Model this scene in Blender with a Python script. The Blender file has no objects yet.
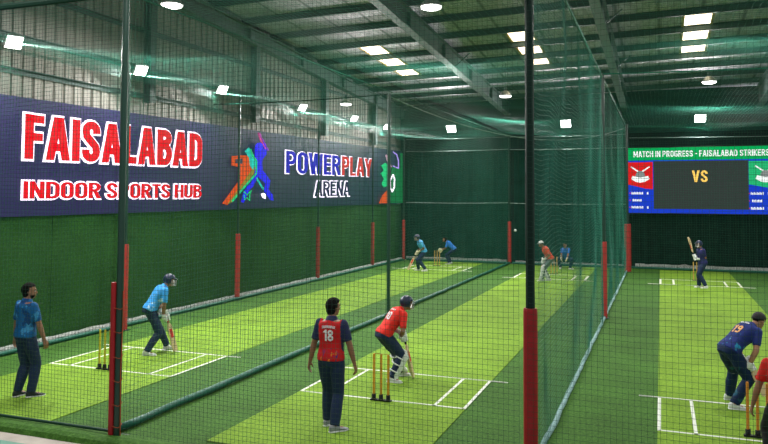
import bpy, bmesh, math, random
from mathutils import Vector, Matrix, noise
from mathutils.bvhtree import BVHTree
random.seed(7)
PI = math.pi
V = Vector
C = bpy.context.scene.collection

# ------------------------------------------------------------------ helpers
def mesh_obj(name, bm, mats, parent=None, smooth=False, keep=None):
    me = keep if keep is not None else bpy.data.meshes.new(name)
    if keep is None:
        bmesh.ops.recalc_face_normals(bm, faces=bm.faces)
        bm.to_mesh(me); bm.free()
    if smooth:
        me.polygons.foreach_set('use_smooth', [True] * len(me.polygons))
    if not isinstance(mats, (list, tuple)): mats = [mats]
    me.materials.clear()
    for m in mats: me.materials.append(m)
    me.name = name
    o = bpy.data.objects.new(name, me); C.objects.link(o)
    if parent: o.parent = parent
    return o
def tag(o, label=None, cat=None, group=None, kind=None):
    if label: o['label'] = label
    if cat: o['category'] = cat
    if group: o['group'] = group
    if kind: o['kind'] = kind
    return o
def thing(name, label, cat, loc=(0, 0, 0), rz=0, group=None):
    o = bpy.data.objects.new(name, None); C.objects.link(o)
    o.empty_display_size = .1
    o.location = loc; o.rotation_euler = (0, 0, rz)
    return tag(o, label, cat, group)
def copy_tree(o, parent=None):
    c = o.copy(); C.objects.link(c); c.parent = parent
    for ch in list(o.children): copy_tree(ch, c)
    return c
def box(bm, lo, hi, mi=0):
    x0, y0, z0 = lo; x1, y1, z1 = hi
    vs = [bm.verts.new(p) for p in ((x0,y0,z0),(x1,y0,z0),(x1,y1,z0),(x0,y1,z0),(x0,y0,z1),(x1,y0,z1),(x1,y1,z1),(x0,y1,z1))]
    for f in ((3,2,1,0),(4,5,6,7),(0,1,5,4),(1,2,6,5),(2,3,7,6),(3,0,4,7)):
        bm.faces.new([vs[i] for i in f]).material_index = mi
def frame_of(d):
    d = d.normalized()
    a = V((0, 0, 1)) if abs(d.z) < .9 else V((0, 1, 0))
    u = a.cross(d).normalized()
    return u, d.cross(u).normalized()
def rings(bm, R, cap=True, mi=0, closed_loop=False):
    """R: list of lists of points (equal count)"""
    vr = [[bm.verts.new(p) for p in r] for r in R]
    n = len(vr[0])
    for a, b in zip(vr[:-1], vr[1:]):
        for i in range(n):
            j = (i + 1) % n
            bm.faces.new((a[i], a[j], b[j], b[i])).material_index = mi
    if cap:
        bm.faces.new(vr[0][::-1]).material_index = mi
        bm.faces.new(vr[-1]).material_index = mi
def ell(c, u, v, ru, rv, n=16, e=1.0):
    out = []
    for i in range(n):
        t = 2 * PI * i / n
        a, b = math.cos(t), math.sin(t)
        if e != 1.0:
            a = math.copysign(abs(a) ** e, a); b = math.copysign(abs(b) ** e, b)
        out.append(c + u * (a * ru) + v * (b * rv))
    return out
def tube(bm, pts, r, n=8, cap=True, mi=0):
    pts = [V(p) for p in pts]
    rs = r if isinstance(r, (list, tuple)) else [r] * len(pts)
    R = []; u = None
    for i, p in enumerate(pts):
        d = (pts[min(i + 1, len(pts) - 1)] - pts[max(i - 1, 0)]).normalized()
        if u is None: u, v = frame_of(d)
        else:
            u = (u - d * u.dot(d)).normalized(); v = d.cross(u)
        R.append(ell(p, u, v, rs[i], rs[i], n))
    rings(bm, R, cap, mi)
def ball(bm, c, r, sc=(1, 1, 1), rot=None, seg=14, mi=0):
    m = Matrix.Translation(V(c))
    if rot is not None: m = m @ rot.to_4x4()
    m = m @ Matrix.Diagonal((r * sc[0], r * sc[1], r * sc[2], 1))
    ret = bmesh.ops.create_uvsphere(bm, u_segments=seg, v_segments=max(8, seg * 2 // 3), radius=1, matrix=m)
    for v in ret['verts']:
        for f in v.link_faces: f.material_index = mi
def cone(bm, a, b, ra, rb, n=14):
    a, b = V(a), V(b); u, v = frame_of(b - a)
    rings(bm, [ell(a, u, v, ra, ra, n), ell(b, u, v, rb, rb, n)])
def limb(bm, a, b, ra, rb, mid=None, flat=False):
    a, b = V(a), V(b); u, v = frame_of(b - a)
    R = [ell(a, u, v, ra, ra, 14)]
    if mid: R.append(ell(a.lerp(b, mid[0]), u, v, mid[1], mid[1], 14))
    R.append(ell(b, u, v, rb, rb, 14))
    rings(bm, R)
    ball(bm, a, ra * .995)
    if not flat: ball(bm, b, rb * .995)

# ------------------------------------------------------------------ materials
def srgb(r, g, b):
    f = lambda c: (c / 255 / 12.92) if c <= 10.3 else ((c / 255 + .055) / 1.055) ** 2.4
    return (f(r), f(g), f(b), 1)
MATS = {}
def nodes(m):
    nt = m.node_tree; return nt, nt.nodes, nt.links, nt.nodes['Principled BSDF']
def mat(name, col, rough=.6, metal=0, spec=.3, emit=None, es=0, bump=0, bscale=50, var=0, vscale=5, alpha=None):
    m = bpy.data.materials.new(name); m.use_nodes = True
    nt, N, L, B = nodes(m)
    B.inputs['Base Color'].default_value = col; B.inputs['Roughness'].default_value = rough
    B.inputs['Metallic'].default_value = metal; B.inputs['Specular IOR Level'].default_value = spec
    if emit is not None:
        B.inputs['Emission Color'].default_value = emit; B.inputs['Emission Strength'].default_value = es
    tc = N.new('ShaderNodeTexCoord')
    if bump:
        t = N.new('ShaderNodeTexNoise'); t.inputs['Scale'].default_value = bscale; t.inputs['Detail'].default_value = 4
        b = N.new('ShaderNodeBump'); b.inputs['Strength'].default_value = bump; b.inputs['Distance'].default_value = .02
        L.new(tc.outputs['Object'], t.inputs['Vector']); L.new(t.outputs['Fac'], b.inputs['Height']); L.new(b.outputs['Normal'], B.inputs['Normal'])
    if var:
        t = N.new('ShaderNodeTexNoise'); t.inputs['Scale'].default_value = vscale; t.inputs['Detail'].default_value = 5
        mr = N.new('ShaderNodeMapRange'); mr.inputs['From Min'].default_value = .3; mr.inputs['From Max'].default_value = .7
        mr.inputs['To Min'].default_value = 1 - var; mr.inputs['To Max'].default_value = 1 + var
        mx = N.new('ShaderNodeMix'); mx.data_type = 'RGBA'; mx.blend_type = 'MULTIPLY'; mx.inputs['Factor'].default_value = 1
        L.new(tc.outputs['Object'], t.inputs['Vector']); L.new(t.outputs['Fac'], mr.inputs['Value'])
        mx.inputs['A'].default_value = col; L.new(mr.outputs['Result'], mx.inputs['B']); L.new(mx.outputs['Result'], B.inputs['Base Color'])
    MATS[name] = m; return m
def emat(name, col, s):
    return mat(name, (col[0] * .06, col[1] * .06, col[2] * .06, 1), .7, spec=.08, emit=col, es=s)
def turf(name, c1, c2, c3, streak=.5):
    """artificial grass: fine blade noise, soft wide patches and a little sheen"""
    m = mat(name, c1, .85, spec=.15); nt, N, L, B = nodes(m)
    tc = N.new('ShaderNodeTexCoord')
    a = N.new('ShaderNodeTexNoise'); a.inputs['Scale'].default_value = 22; a.inputs['Detail'].default_value = 8; a.inputs['Roughness'].default_value = .75
    b = N.new('ShaderNodeTexNoise'); b.inputs['Scale'].default_value = 1.1; b.inputs['Detail'].default_value = 4
    ra = N.new('ShaderNodeValToRGB'); ra.color_ramp.elements[0].position = .34; ra.color_ramp.elements[1].position = .66
    ra.color_ramp.elements[0].color = c2; ra.color_ramp.elements[1].color = c3
    mid = ra.color_ramp.elements.new(.5); mid.color = c1
    mr = N.new('ShaderNodeMapRange'); mr.inputs['From Min'].default_value = .3; mr.inputs['From Max'].default_value = .7
    mr.inputs['To Min'].default_value = .82; mr.inputs['To Max'].default_value = 1.15
    mx = N.new('ShaderNodeMix'); mx.data_type = 'RGBA'; mx.blend_type = 'MULTIPLY'; mx.inputs['Factor'].default_value = 1
    L.new(tc.outputs['Object'], a.inputs['Vector']); L.new(tc.outputs['Object'], b.inputs['Vector'])
    L.new(a.outputs['Fac'], ra.inputs['Fac']); L.new(b.outputs['Fac'], mr.inputs['Value'])
    L.new(ra.outputs['Color'], mx.inputs['A']); L.new(mr.outputs['Result'], mx.inputs['B']); L.new(mx.outputs['Result'], B.inputs['Base Color'])
    bp = N.new('ShaderNodeBump'); bp.inputs['Strength'].default_value = .5; bp.inputs['Distance'].default_value = .03
    L.new(a.outputs['Fac'], bp.inputs['Height']); L.new(bp.outputs['Normal'], B.inputs['Normal'])
    return m
def blotch(name, base, cols, scale=9, zr=None, rough=.7, fold=.35):
    """printed sports cloth: blotches of cols over base; zr=(z0,z1) keeps them below/above a height band"""
    m = mat(name, base, rough, spec=.2); nt, N, L, B = nodes(m)
    tc = N.new('ShaderNodeTexCoord'); sep = N.new('ShaderNodeSeparateXYZ'); L.new(tc.outputs['Object'], sep.inputs[0])
    prev = None
    for i, (c, th) in enumerate(cols):
        t = N.new('ShaderNodeTexNoise'); t.inputs['Scale'].default_value = scale * (1 + .35 * i); t.inputs['Detail'].default_value = 3
        mp = N.new('ShaderNodeMapping'); mp.inputs['Location'].default_value = (3.1 * i, 1.7 * i, 2.3 * i); mp.inputs['Scale'].default_value = (1, 1, .6)
        L.new(tc.outputs['Object'], mp.inputs[0]); L.new(mp.outputs[0], t.inputs['Vector'])
        r = N.new('ShaderNodeMapRange'); r.inputs['From Min'].default_value = th; r.inputs['From Max'].default_value = th + .04
        L.new(t.outputs['Fac'], r.inputs['Value']); fac = r.outputs['Result']
        if zr:
            z = N.new('ShaderNodeMapRange'); z.inputs['From Min'].default_value = zr[0]; z.inputs['From Max'].default_value = zr[1]
            z.inputs['To Min'].default_value = 1; z.inputs['To Max'].default_value = 0
            L.new(sep.outputs['Z'], z.inputs['Value'])
            mu = N.new('ShaderNodeMath'); mu.operation = 'MULTIPLY'; L.new(fac, mu.inputs[0]); L.new(z.outputs['Result'], mu.inputs[1]); fac = mu.outputs[0]
        mx = N.new('ShaderNodeMix'); mx.data_type = 'RGBA'; L.new(fac, mx.inputs['Factor'])
        if prev is None: mx.inputs['A'].default_value = base
        else: L.new(prev, mx.inputs['A'])
        mx.inputs['B'].default_value = c; prev = mx.outputs['Result']
    L.new(prev, B.inputs['Base Color'])
    return m

M_dark = turf('dark_turf', (.042, .122, .016, 1), (.022, .072, .008, 1), (.085, .20, .03, 1))
M_lime = turf('lime_turf', (.155, .285, .022, 1), (.105, .21, .012, 1), (.22, .38, .035, 1))
M_wallturf = turf('wall_turf', (.020, .080, .014, 1), (.010, .048, .008, 1), (.036, .115, .024, 1))
M_line = mat('white_line', (.66, .70, .62, 1), .8, var=.08, vscale=30)
M_conc = mat('concrete', (.36, .33, .29, 1), .8, bump=.3, bscale=20, var=.15, vscale=4)
M_gmat = mat('green_floor_paint', (.10, .25, .19, 1), .6, var=.1)
M_gravel = mat('rubble', (.42, .44, .42, 1), .9, bump=1, bscale=60, var=.5, vscale=25)
M_sheet = mat('wall_sheet', (.23, .215, .19, 1), .5, metal=.15, spec=.35, var=.12, vscale=1.5)
M_steel = mat('painted_steel', (.045, .075, .07, 1), .5, spec=.35, var=.15, vscale=3)
M_rafter = mat('rafter_steel', (.085, .12, .115, 1), .5, spec=.35, var=.15, vscale=3)
M_backwall = mat('back_wall_cloth', (.008, .055, .045, 1), .8, var=.25, vscale=2)
M_backdark = mat('back_wall_dark_sheet', (.004, .022, .022, 1), .6, var=.2, vscale=2)
M_pole = mat('green_pole', (.005, .035, .022, 1), .35, spec=.5)
M_pad = mat('red_pad', (.30, .010, .014, 1), .5, spec=.3, var=.15, vscale=8)
M_pad2 = mat('faded_red_pad', (.36, .035, .03, 1), .5, spec=.3, var=.15, vscale=8)
M_tie = mat('orange_tie', (.34, .06, .02, 1), .7)
M_net = mat('net_cord_green', (.010, .10, .062, 1), .6, spec=.3)
M_netfront = mat('net_cord_dark_green', (.006, .045, .024, 1), .6, spec=.3)
M_netteal = mat('net_cord_teal', (.010, .15, .105, 1), .55, spec=.4)
M_netlight = mat('net_cord_sea_green', (.02, .19, .13, 1), .55, spec=.4)
M_roll = mat('green_sleeve', (.008, .10, .065, 1), .45, bump=.6, bscale=12)
M_rope = mat('pale_blue_rope', (.25, .42, .42, 1), .7, bump=1, bscale=80, var=.3, vscale=30)
M_cable = mat('grey_cable', (.22, .30, .28, 1), .5)
M_lamp = emat('lamp_glow', (1, .97, .92, 1), 9)
M_flood = emat('flood_glow', (1, .99, .97, 1), 30)
M_alu = mat('lamp_housing', (.35, .36, .35, 1), .4, metal=.6)
M_sky = emat('skylight_glow', (1, .84, .58, 1), 5)
M_skyframe = mat('skylight_rim', (.45, .30, .14, 1), .6)
M_black = mat('black_rubber', (.012, .012, .014, 1), .6, bump=.4, bscale=40)
M_skin = mat('skin', (.27, .125, .07, 1), .55, spec=.35)
M_skinpale = mat('light_skin', (.40, .20, .12, 1), .55, spec=.35)
M_hair = mat('black_hair', (.005, .004, .004, 1), .8, spec=.1, bump=1, bscale=90)
M_white = mat('white_leather', (.72, .74, .74, 1), .55, bump=.2, bscale=60, var=.06, vscale=20)
M_cream = mat('cream_leather', (.62, .56, .40, 1), .6, bump=.2, bscale=60)
M_navyt = mat('navy_trousers', (.008, .021, .070, 1), .75, bump=.3, bscale=25, var=.15, vscale=6)
M_navyh = mat('navy_helmet', (.008, .018, .055, 1), .35, spec=.5)
M_blackt = mat('black_trousers', (.008, .008, .012, 1), .75)
M_grille = mat('steel_grille', (.35, .36, .38, 1), .35, metal=.8)
M_wood = mat('willow', (.62, .47, .27, 1), .5, bump=.2, bscale=30, var=.12, vscale=15)
M_grip = mat('bat_grip', (.02, .02, .025, 1), .8)
M_red = mat('red_print', (.62, .02, .02, 1), .6)
M_number = mat('white_print', (.75, .75, .78, 1), .6)
M_eye = mat('eye_white', (.7, .7, .7, 1), .3); M_iris = mat('iris', (.02, .01, .008, 1), .2)

# foil-faced roof insulation with seams
def foil():
    m = mat('foil_insulation', (.52, .46, .54, 1), .45, metal=.25, spec=.5); nt, N, L, B = nodes(m)
    tc = N.new('ShaderNodeTexCoord')
    t = N.new('ShaderNodeTexNoise'); t.inputs['Scale'].default_value = 3.5; t.inputs['Detail'].default_value = 7; t.inputs['Roughness'].default_value = .7
    mp = N.new('ShaderNodeMapping'); mp.inputs['Scale'].default_value = (2.2, .8, 1); L.new(tc.outputs['Object'], mp.inputs[0]); L.new(mp.outputs[0], t.inputs['Vector'])
    bp = N.new('ShaderNodeBump'); bp.inputs['Strength'].default_value = .9; bp.inputs['Distance'].default_value = .09
    L.new(t.outputs['Fac'], bp.inputs['Height']); L.new(bp.outputs['Normal'], B.inputs['Normal'])
    w = N.new('ShaderNodeTexWave'); w.wave_type = 'BANDS'; w.bands_direction = 'X'; w.inputs['Scale'].default_value = .26; w.inputs['Distortion'].default_value = .15
    L.new(tc.outputs['Object'], w.inputs['Vector'])
    cr = N.new('ShaderNodeValToRGB'); cr.color_ramp.elements[0].position = 0; cr.color_ramp.elements[0].color = (.35, .35, .35, 1)
    cr.color_ramp.elements[1].position = .03; cr.color_ramp.elements[1].color = (1, 1, 1, 1)
    L.new(w.outputs['Fac'], cr.inputs['Fac'])
    vr = N.new('ShaderNodeMapRange'); vr.inputs['From Min'].default_value = .3; vr.inputs['From Max'].default_value = .7; vr.inputs['To Min'].default_value = .55; vr.inputs['To Max'].default_value = 1.35
    L.new(t.outputs['Fac'], vr.inputs['Value'])
    m1 = N.new('ShaderNodeMix'); m1.data_type = 'RGBA'; m1.blend_type = 'MULTIPLY'; m1.inputs['Factor'].default_value = 1
    m1.inputs['A'].default_value = (.52, .46, .54, 1); L.new(vr.outputs['Result'], m1.inputs['B'])
    m2 = N.new('ShaderNodeMix'); m2.data_type = 'RGBA'; m2.blend_type = 'MULTIPLY'; m2.inputs['Factor'].default_value = 1
    L.new(m1.outputs['Result'], m2.inputs['A']); L.new(cr.outputs['Color'], m2.inputs['B']); L.new(m2.outputs['Result'], B.inputs['Base Color'])
    return m
M_foil = foil()
# long sign face: violet navy at the near end turning slate navy, an LED face that gives off a little light
def signface():
    m = mat('sign_face', (.02, .02, .06, 1), .5, spec=.25); nt, N, L, B = nodes(m)
    tc = N.new('ShaderNodeTexCoord'); sp = N.new('ShaderNodeSeparateXYZ'); L.new(tc.outputs['Object'], sp.inputs[0])
    r = N.new('ShaderNodeMapRange'); r.inputs['From Min'].default_value = 15; r.inputs['From Max'].default_value = 22; L.new(sp.outputs['Y'], r.inputs['Value'])
    mx = N.new('ShaderNodeMix'); mx.data_type = 'RGBA'; mx.inputs['A'].default_value = (.010, .0075, .042, 1); mx.inputs['B'].default_value = (.0055, .013, .027, 1)
    L.new(r.outputs['Result'], mx.inputs['Factor']); L.new(mx.outputs['Result'], B.inputs['Base Color']); L.new(mx.outputs['Result'], B.inputs['Emission Color'])
    B.inputs['Emission Strength'].default_value = 1.1
    return m
M_sign = signface()

# ------------------------------------------------------------------ camera
H = 3.07034
Rr = ((0.93565, -0.35273, 0.01157), (0.35288, 0.93458, -0.04501), (0.00506, 0.0462, 0.99892))
cam = bpy.data.cameras.new('camera'); co = bpy.data.objects.new('camera', cam); C.objects.link(co)
right = V([r[0] for r in Rr]); fwd = V([r[1] for r in Rr]); up = V([r[2] for r in Rr])
mw = Matrix((right, up, -fwd)).transposed().to_4x4(); mw.translation = (0, 0, H)
co.matrix_world = mw
cam.sensor_width = 36; cam.lens = 728.6 * 36 / 768; cam.shift_x = (384 - 386.04) / 768; cam.shift_y = (163.47 - 222) / 768
cam.clip_end = 200
bpy.context.scene.camera = co

# ------------------------------------------------------------------ setting
WX, NL, NA, NB = -12.2, -11.85, -6.62, -1.39       # wall, left net, net A, net B
YB, NY, NF = 34.45, 34.0, 7.65                      # back wall, back net, front net
LANES = (-9.15, -4.03, 1.26)
def roofz(y): return 9.12 - .0625 * y                # underside of the rafters
def rise(x): return .023 * (x + 10)                  # the roof sheet climbs a little to the right

bm = bmesh.new(); box(bm, (-12.6, -3, -.12), (9, 34.9, -.03)); tag(mesh_obj('floor', bm, M_conc), kind='structure')
bm = bmesh.new(); box(bm, (-12.2, -1, -.03), (-6.9, 7.06, -.024))
tag(mesh_obj('floor_mat', bm, M_gmat), 'worn green painted floor area in front of the turf at bottom left', 'floor mat')
# turf carpet with a rolled front edge
bm = bmesh.new()
prof = [(34.4, 0), (8.0, 0), (7.75, .004), (7.6, .03), (7.52, .055), (7.43, .05), (7.36, .025), (7.32, -.03)]
n = 80
rows = []
for i in range(n + 1):
    x = WX + .06 + (9 - WX) * i / n
    rows.append([bm.verts.new((x, y + (.03 * noise.noise(V((x * 1.3, 0, 0))) if y < 8 else 0), z + (.02 * noise.noise(V((x * 2, y * 3, 5))) if .001 < z else 0))) for y, z in prof])
for a, b in zip(rows[:-1], rows[1:]):
    for k in range(len(prof) - 1): bm.faces.new((a[k], a[k + 1], b[k + 1], b[k]))
g = bmesh.ops.extrude_face_region(bm, geom=bm.faces[:])
bmesh.ops.translate(bm, verts=[e for e in g['geom'] if isinstance(e, bmesh.types.BMVert)], vec=(0, 0, -.025))
tag(mesh_obj('turf_carpet', bm, M_dark), 'dark green artificial turf covering the whole hall floor', 'artificial grass')

# pitch mats with their crease lines
FAR = (31.45, 29.75, 29.75)
names = ('left', 'middle', 'right')
for li, cx in enumerate(LANES):
    mt = thing('pitch_mat', 'bright lime green turf pitch strip down the %s lane' % ('left', 'middle', 'right')[li], 'cricket pitch', (cx, 8, 0), 0, None)
    bm = bmesh.new(); box(bm, (-1.34, -.1 if li else -.2, .002), (1.34, 25.6, .010)); mesh_obj('turf_strip', bm, M_lime, mt)
    def line(x0, y0, x1, y1):
        bm = bmesh.new(); box(bm, (x0 - cx, y0 - 8, .006), (x1 - cx, y1 - 8, .0125)); mesh_obj('crease_line', bm, M_line, mt)
    w = .045
    line(cx - 1.32, 10.42, cx + 1.32, 10.42 + w)
    line(cx - 1.62 - (.0 if li == 0 else 0), 12.13, cx + 1.62, 12.13 + w)
    for s in (-1.32, -.87, .87, 1.32): line(cx + s - w / 2, 10.42, cx + s + w / 2, 12.15)
    fb = FAR[li]; fp = fb - 1.7
    line(cx - 1.32, fb, cx + 1.32, fb + .06); line(cx - 1.75, fp, cx + 1.75, fp + .06)
    for s in (-1.32, -.87, .87, 1.32): line(cx + s - .035, fp, cx + s + .035, fb)

# left wall: ribbed sheet above, turf cladding below
bm = bmesh.new()
prof = []
y = -3.0
while y < 34.7:
    prof += [(y, 0), (y + .2, 0), (y + .22, .035), (y + .26, .035)]; y += .28
vb = []
for y, d in prof: vb.append((bm.verts.new((WX - .02 + d * -1, y, -.03)), bm.verts.new((WX - .02 - d, y, roofz(y) + .72))))
for a, b in zip(vb[:-1], vb[1:]): bm.faces.new((a[0], b[0], b[1], a[1]))
r = bmesh.ops.extrude_face_region(bm, geom=bm.faces[:])
bmesh.ops.translate(bm, verts=[e for e in r['geom'] if isinstance(e, bmesh.types.BMVert)], vec=(-.06, 0, 0))
tag(mesh_obj('wall_left', bm, M_sheet), kind='structure')
bm = bmesh.new()
for i in range(14):
    y0 = 6 + i * 2.03
    box(bm, (WX - .005, y0, .0), (WX + .03 + .006 * (i % 2), y0 + 2.02, 2.72))
tag(mesh_obj('wall_turf_cladding', bm, M_wallturf), 'dark green artificial grass cladding on the left wall under the long sign', 'wall covering')
# back wall
bm = bmesh.new(); box(bm, (-12.4, YB, -.03), (9, YB + .1, 7.9)); tag(mesh_obj('wall_back', bm, M_backdark), kind='structure')
def backcloth(x0, x1, z0, z1, m, label):
    bm = bmesh.new(); nn = int((x1 - x0) / .12)
    vv = []
    for i in range(nn + 1):
        x = x0 + (x1 - x0) * i / nn; d = .025 * math.sin(i * 1.9) + .02 * noise.noise(V((x * 2, 0, 0)))
        vv.append([bm.verts.new((x, YB - .1 + d, z)) for z in (z0, z1)])
    for a, b in zip(vv[:-1], vv[1:]): bm.faces.new((a[0], b[0], b[1], a[1]))
    bmesh.ops.solidify(bm, geom=bm.faces[:], thickness=.01)
    tag(mesh_obj('shade_cloth', bm, m), label, 'cloth screen')
backcloth(-11.8, -6.75, .15, 5.3, M_backwall, 'teal shade cloth on the back wall behind the left lane')
backcloth(-6.5, -1.45, .15, 5.3, M_backwall, 'teal shade cloth on the back wall behind the middle lane')
backcloth(-1.3, 8, .15, 2.9, mat('black_green_cloth', (.004, .028, .020, 1), .8, var=.3, vscale=3), 'black-green shade cloth under the scoreboard')
# kerbs
def rubble(p0, p1, w, h, label, seed):
    bm = bmesh.new(); p0, p1 = V(p0), V(p1); d = (p1 - p0); n = int(d.length / .25); dn = d.normalized(); s = V((-dn.y, dn.x, 0)); R = []
    for i in range(n + 1):
        c = p0 + d * (i / n); k = 1 + .35 * noise.noise(V((i * .7, seed, 0)))
        R.append([c - s * w / 2 * k, c - s * w / 2 * .8 + V((0, 0, h * .8 * k)), c + V((0, 0, h * k)), c + s * w / 2 * .8 + V((0, 0, h * .8 * k)), c + s * w / 2 * k])
    rings(bm, R); tag(mesh_obj('rubble_kerb', bm, M_gravel), label, 'kerb')
rubble((-11.98, 6.5, .002), (-11.98, 33.9, .002), .24, .13, 'pale rubble kerb along the foot of the left wall', 1)
rubble((-11.8, 34.2, .002), (-6.8, 34.2, .002), .25, .17, 'pale rubble kerb along the back wall of the left lane', 2)
rubble((-6.4, 34.2, .002), (-1.6, 34.2, .002), .25, .14, 'pale rubble kerb along the back wall of the middle lane', 3)
rubble((-1.1, 34.2, .002), (8, 34.2, .002), .25, .2, 'pale rubble kerb under the scoreboard wall', 4)

# ceiling (foil) with skylight openings filled by window panes
RB, RT = -2.0, 34.8
SKY = ((-9.55, 22.95), (-4.30, 22.95), (1.12, 22.95))
bm = bmesh.new()
xs = sorted([-12.5, 9.5] + [c + s for c, _ in SKY for s in (-.42, .42)])
SY0, SY1 = 22.95, 28.35
for x0, x1 in zip(xs[:-1], xs[1:]):
    hole = any(abs((x0 + x1) / 2 - c) < .3 for c, _ in SKY)
    for (y0, y1) in ((RB, SY0), (SY0, SY1), (SY1, RT)):
        if hole and y0 == SY0: continue
        q = [bm.verts.new((x, y, roofz(y) + rise(x) + dz)) for dz in (.72, .78) for x, y in ((x0, y0), (x1, y0), (x1, y1), (x0, y1))]
        for f in ((0,1,2,3),(4,5,6,7),(0,1,5,4),(1,2,6,5),(2,3,7,6),(3,0,4,7)): bm.faces.new([q[i] for i in f])
tag(mesh_obj('ceiling', bm, M_foil), kind='structure')
for k, (c, _) in enumerate(SKY):
    bm = bmesh.new()
    q = [bm.verts.new((x, y, roofz(y) + rise(x) + dz)) for dz in (.735, .76) for x, y in ((c - .42, SY0), (c + .42, SY0), (c + .42, SY1), (c - .42, SY1))]
    for f in ((0,1,2,3),(4,5,6,7),(0,1,5,4),(1,2,6,5),(2,3,7,6),(3,0,4,7)): bm.faces.new([q[i] for i in f])
    wd = tag(mesh_obj('window_%d' % (k + 1), bm, M_sky), kind='structure')
    for s in (-1, 1):
        bm = bmesh.new()
        x0, x1 = c + s * .42 - .04, c + s * .42 + .04
        q = [bm.verts.new((x, y, roofz(y) + rise(x) + dz)) for dz in (.69, .735) for x, y in ((x0, SY0), (x1, SY0), (x1, SY1), (x0, SY1))]
        for f in ((0,1,2,3),(4,5,6,7),(0,1,5,4),(1,2,6,5),(2,3,7,6),(3,0,4,7)): bm.faces.new([q[i] for i in f])
        mesh_obj('window_rim', bm, M_skyframe, wd)
# rafters
for x, lab in ((-12.05, 'sloping grey end rafter above the left wall'), (-6.78, 'sloping grey roof rafter above the net between left and middle lanes'), (-1.5, 'sloping grey roof rafter above the net between middle and right lanes'), (3.95, 'sloping grey roof rafter beyond the right lane')):
    t = thing('roof_rafter', lab, 'roof beam', (x, 34.4, 0))
    for nm, hw, a, b in (('web', .015, .02, .50 + rise(x)), ('flange', .13, 0, .03), ('flange', .13, .49 + rise(x), .52 + rise(x))):
        bm = bmesh.new()
        q = [bm.verts.new((xx, y - 34.4, roofz(y) + dz)) for dz in (a, b) for xx, y in ((-hw, 4), (hw, 4), (hw, 34.4), (-hw, 34.4))]
        for f in ((0,1,2,3),(4,5,6,7),(0,1,5,4),(1,2,6,5),(2,3,7,6),(3,0,4,7)): bm.faces.new([q[i] for i in f])
        mesh_obj(nm, bm, M_rafter, t)
    for yy in (16, 19.6, 23.2, 26.8, 30.4):
        bm = bmesh.new(); box(bm, (-.12, yy - 34.405, roofz(yy) + .02), (.12, yy - 34.385, roofz(yy) + .50)); mesh_obj('stiffener', bm, M_rafter, t)
# purlins
PY = [12.3, 14.1, 15.9, 17.65, 19.4, 21.15, 22.95, 24.75, 26.5, 28.2, 29.9, 31.6, 33.3]
ordn = ['hidden ' + s for s in ('a', 'b', 'c')]
for i, y in enumerate(PY):
    z = roofz(y) + .53
    bm = bmesh.new()
    box(bm, (-12.15, -.012, 0), (9, .012, .19)); box(bm, (-12.15, -.012, 0), (9, .075, .02)); box(bm, (-12.15, -.075, .175), (9, .012, .19))
    for v in bm.verts: v.co.z += rise(v.co.x)
    k = len(PY) - 1 - i
    word = ('next to the back wall', 'second from the back wall', 'third from the back wall', 'fourth from the back wall, just behind the skylights', 'fifth from the back wall, across the skylights', 'sixth from the back wall, across the skylights', 'seventh from the back wall, beside the skylights', 'eighth from the back wall', 'ninth from the back wall', 'tenth from the back wall', 'eleventh from the back wall', 'twelfth from the back wall', 'thirteenth from the back wall, nearest the camera')[k]
    o = mesh_obj('roof_purlin', bm, M_steel); o.location = (0, y, z)
    tag(o, 'dark steel purlin across the roof, ' + word, 'roof beam', 'purlins under the roof')
# knee braces from rafters
for (x, y, lab) in ((-6.78, 24.75, 'middle'), (-1.5, 26.5, 'right'), (-1.5, 21.15, 'right')):
    for s in (1,):
        bm = bmesh.new(); tube(bm, [(x, y, roofz(y) + .1), (x + s * .55, y, roofz(y) + .56)], .02, 6)
        tag(mesh_obj('fly_brace', bm, M_steel), 'thin diagonal brace from rafter to purlin, %s' % {(-6.78, 24.75): 'on the rafter left of the dark near pole', (-1.5, 26.5): 'the farther one over the right lane', (-1.5, 21.15): 'the nearer one over the right lane'}[(x, y)], 'brace')
# gable columns, girts
for y, lab in ((9.9, 'at the left edge of the photo'), (15.03, 'above the red sign lettering'), (20.15, 'above the lit batsman emblem'), (25.3, 'above the blue and red lettering'), (30.5, 'near the far end of the sign')):
    t = thing('wall_column', 'dark steel column on the left wall ' + lab, 'column', (WX + .12, y, 0), 0, 'steel columns of the left wall')
    for nm, a, b in (('flange', (-.10, -.11), (-.08, .11)), ('flange', (.09, -.11), (.11, .11)), ('web', (-.09, -.01), (.10, .01))):
        bm = bmesh.new(); box(bm, (a[0], a[1], 5.42), (b[0], b[1], roofz(y))); mesh_obj(nm, bm, M_steel, t)
for z, lab in ((7.28, 'topmost of the steel girts on the left wall'), (5.62, 'lower steel girt on the left wall just above the sign'), (6.32, 'middle steel girt on the left wall')):
    bm = bmesh.new(); y1 = min(34.2, (9.12 - z - .1) / .0625)
    box(bm, (WX - .0, 4, z), (WX + .07, y1, z + .02)); box(bm, (WX + .0, 4, z - .1), (WX + .015, y1, z + .02))
    tag(mesh_obj('wall_girt', bm, M_steel), lab, 'wall rail')

# ------------------------------------------------------------------ text
def arc(cx, cy, rx, ry, a0, a1, n=9): return [(cx + rx * math.cos(math.radians(a0 + (a1 - a0) * i / n)), cy + ry * math.sin(math.radians(a0 + (a1 - a0) * i / n))) for i in range(n + 1)]
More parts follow.
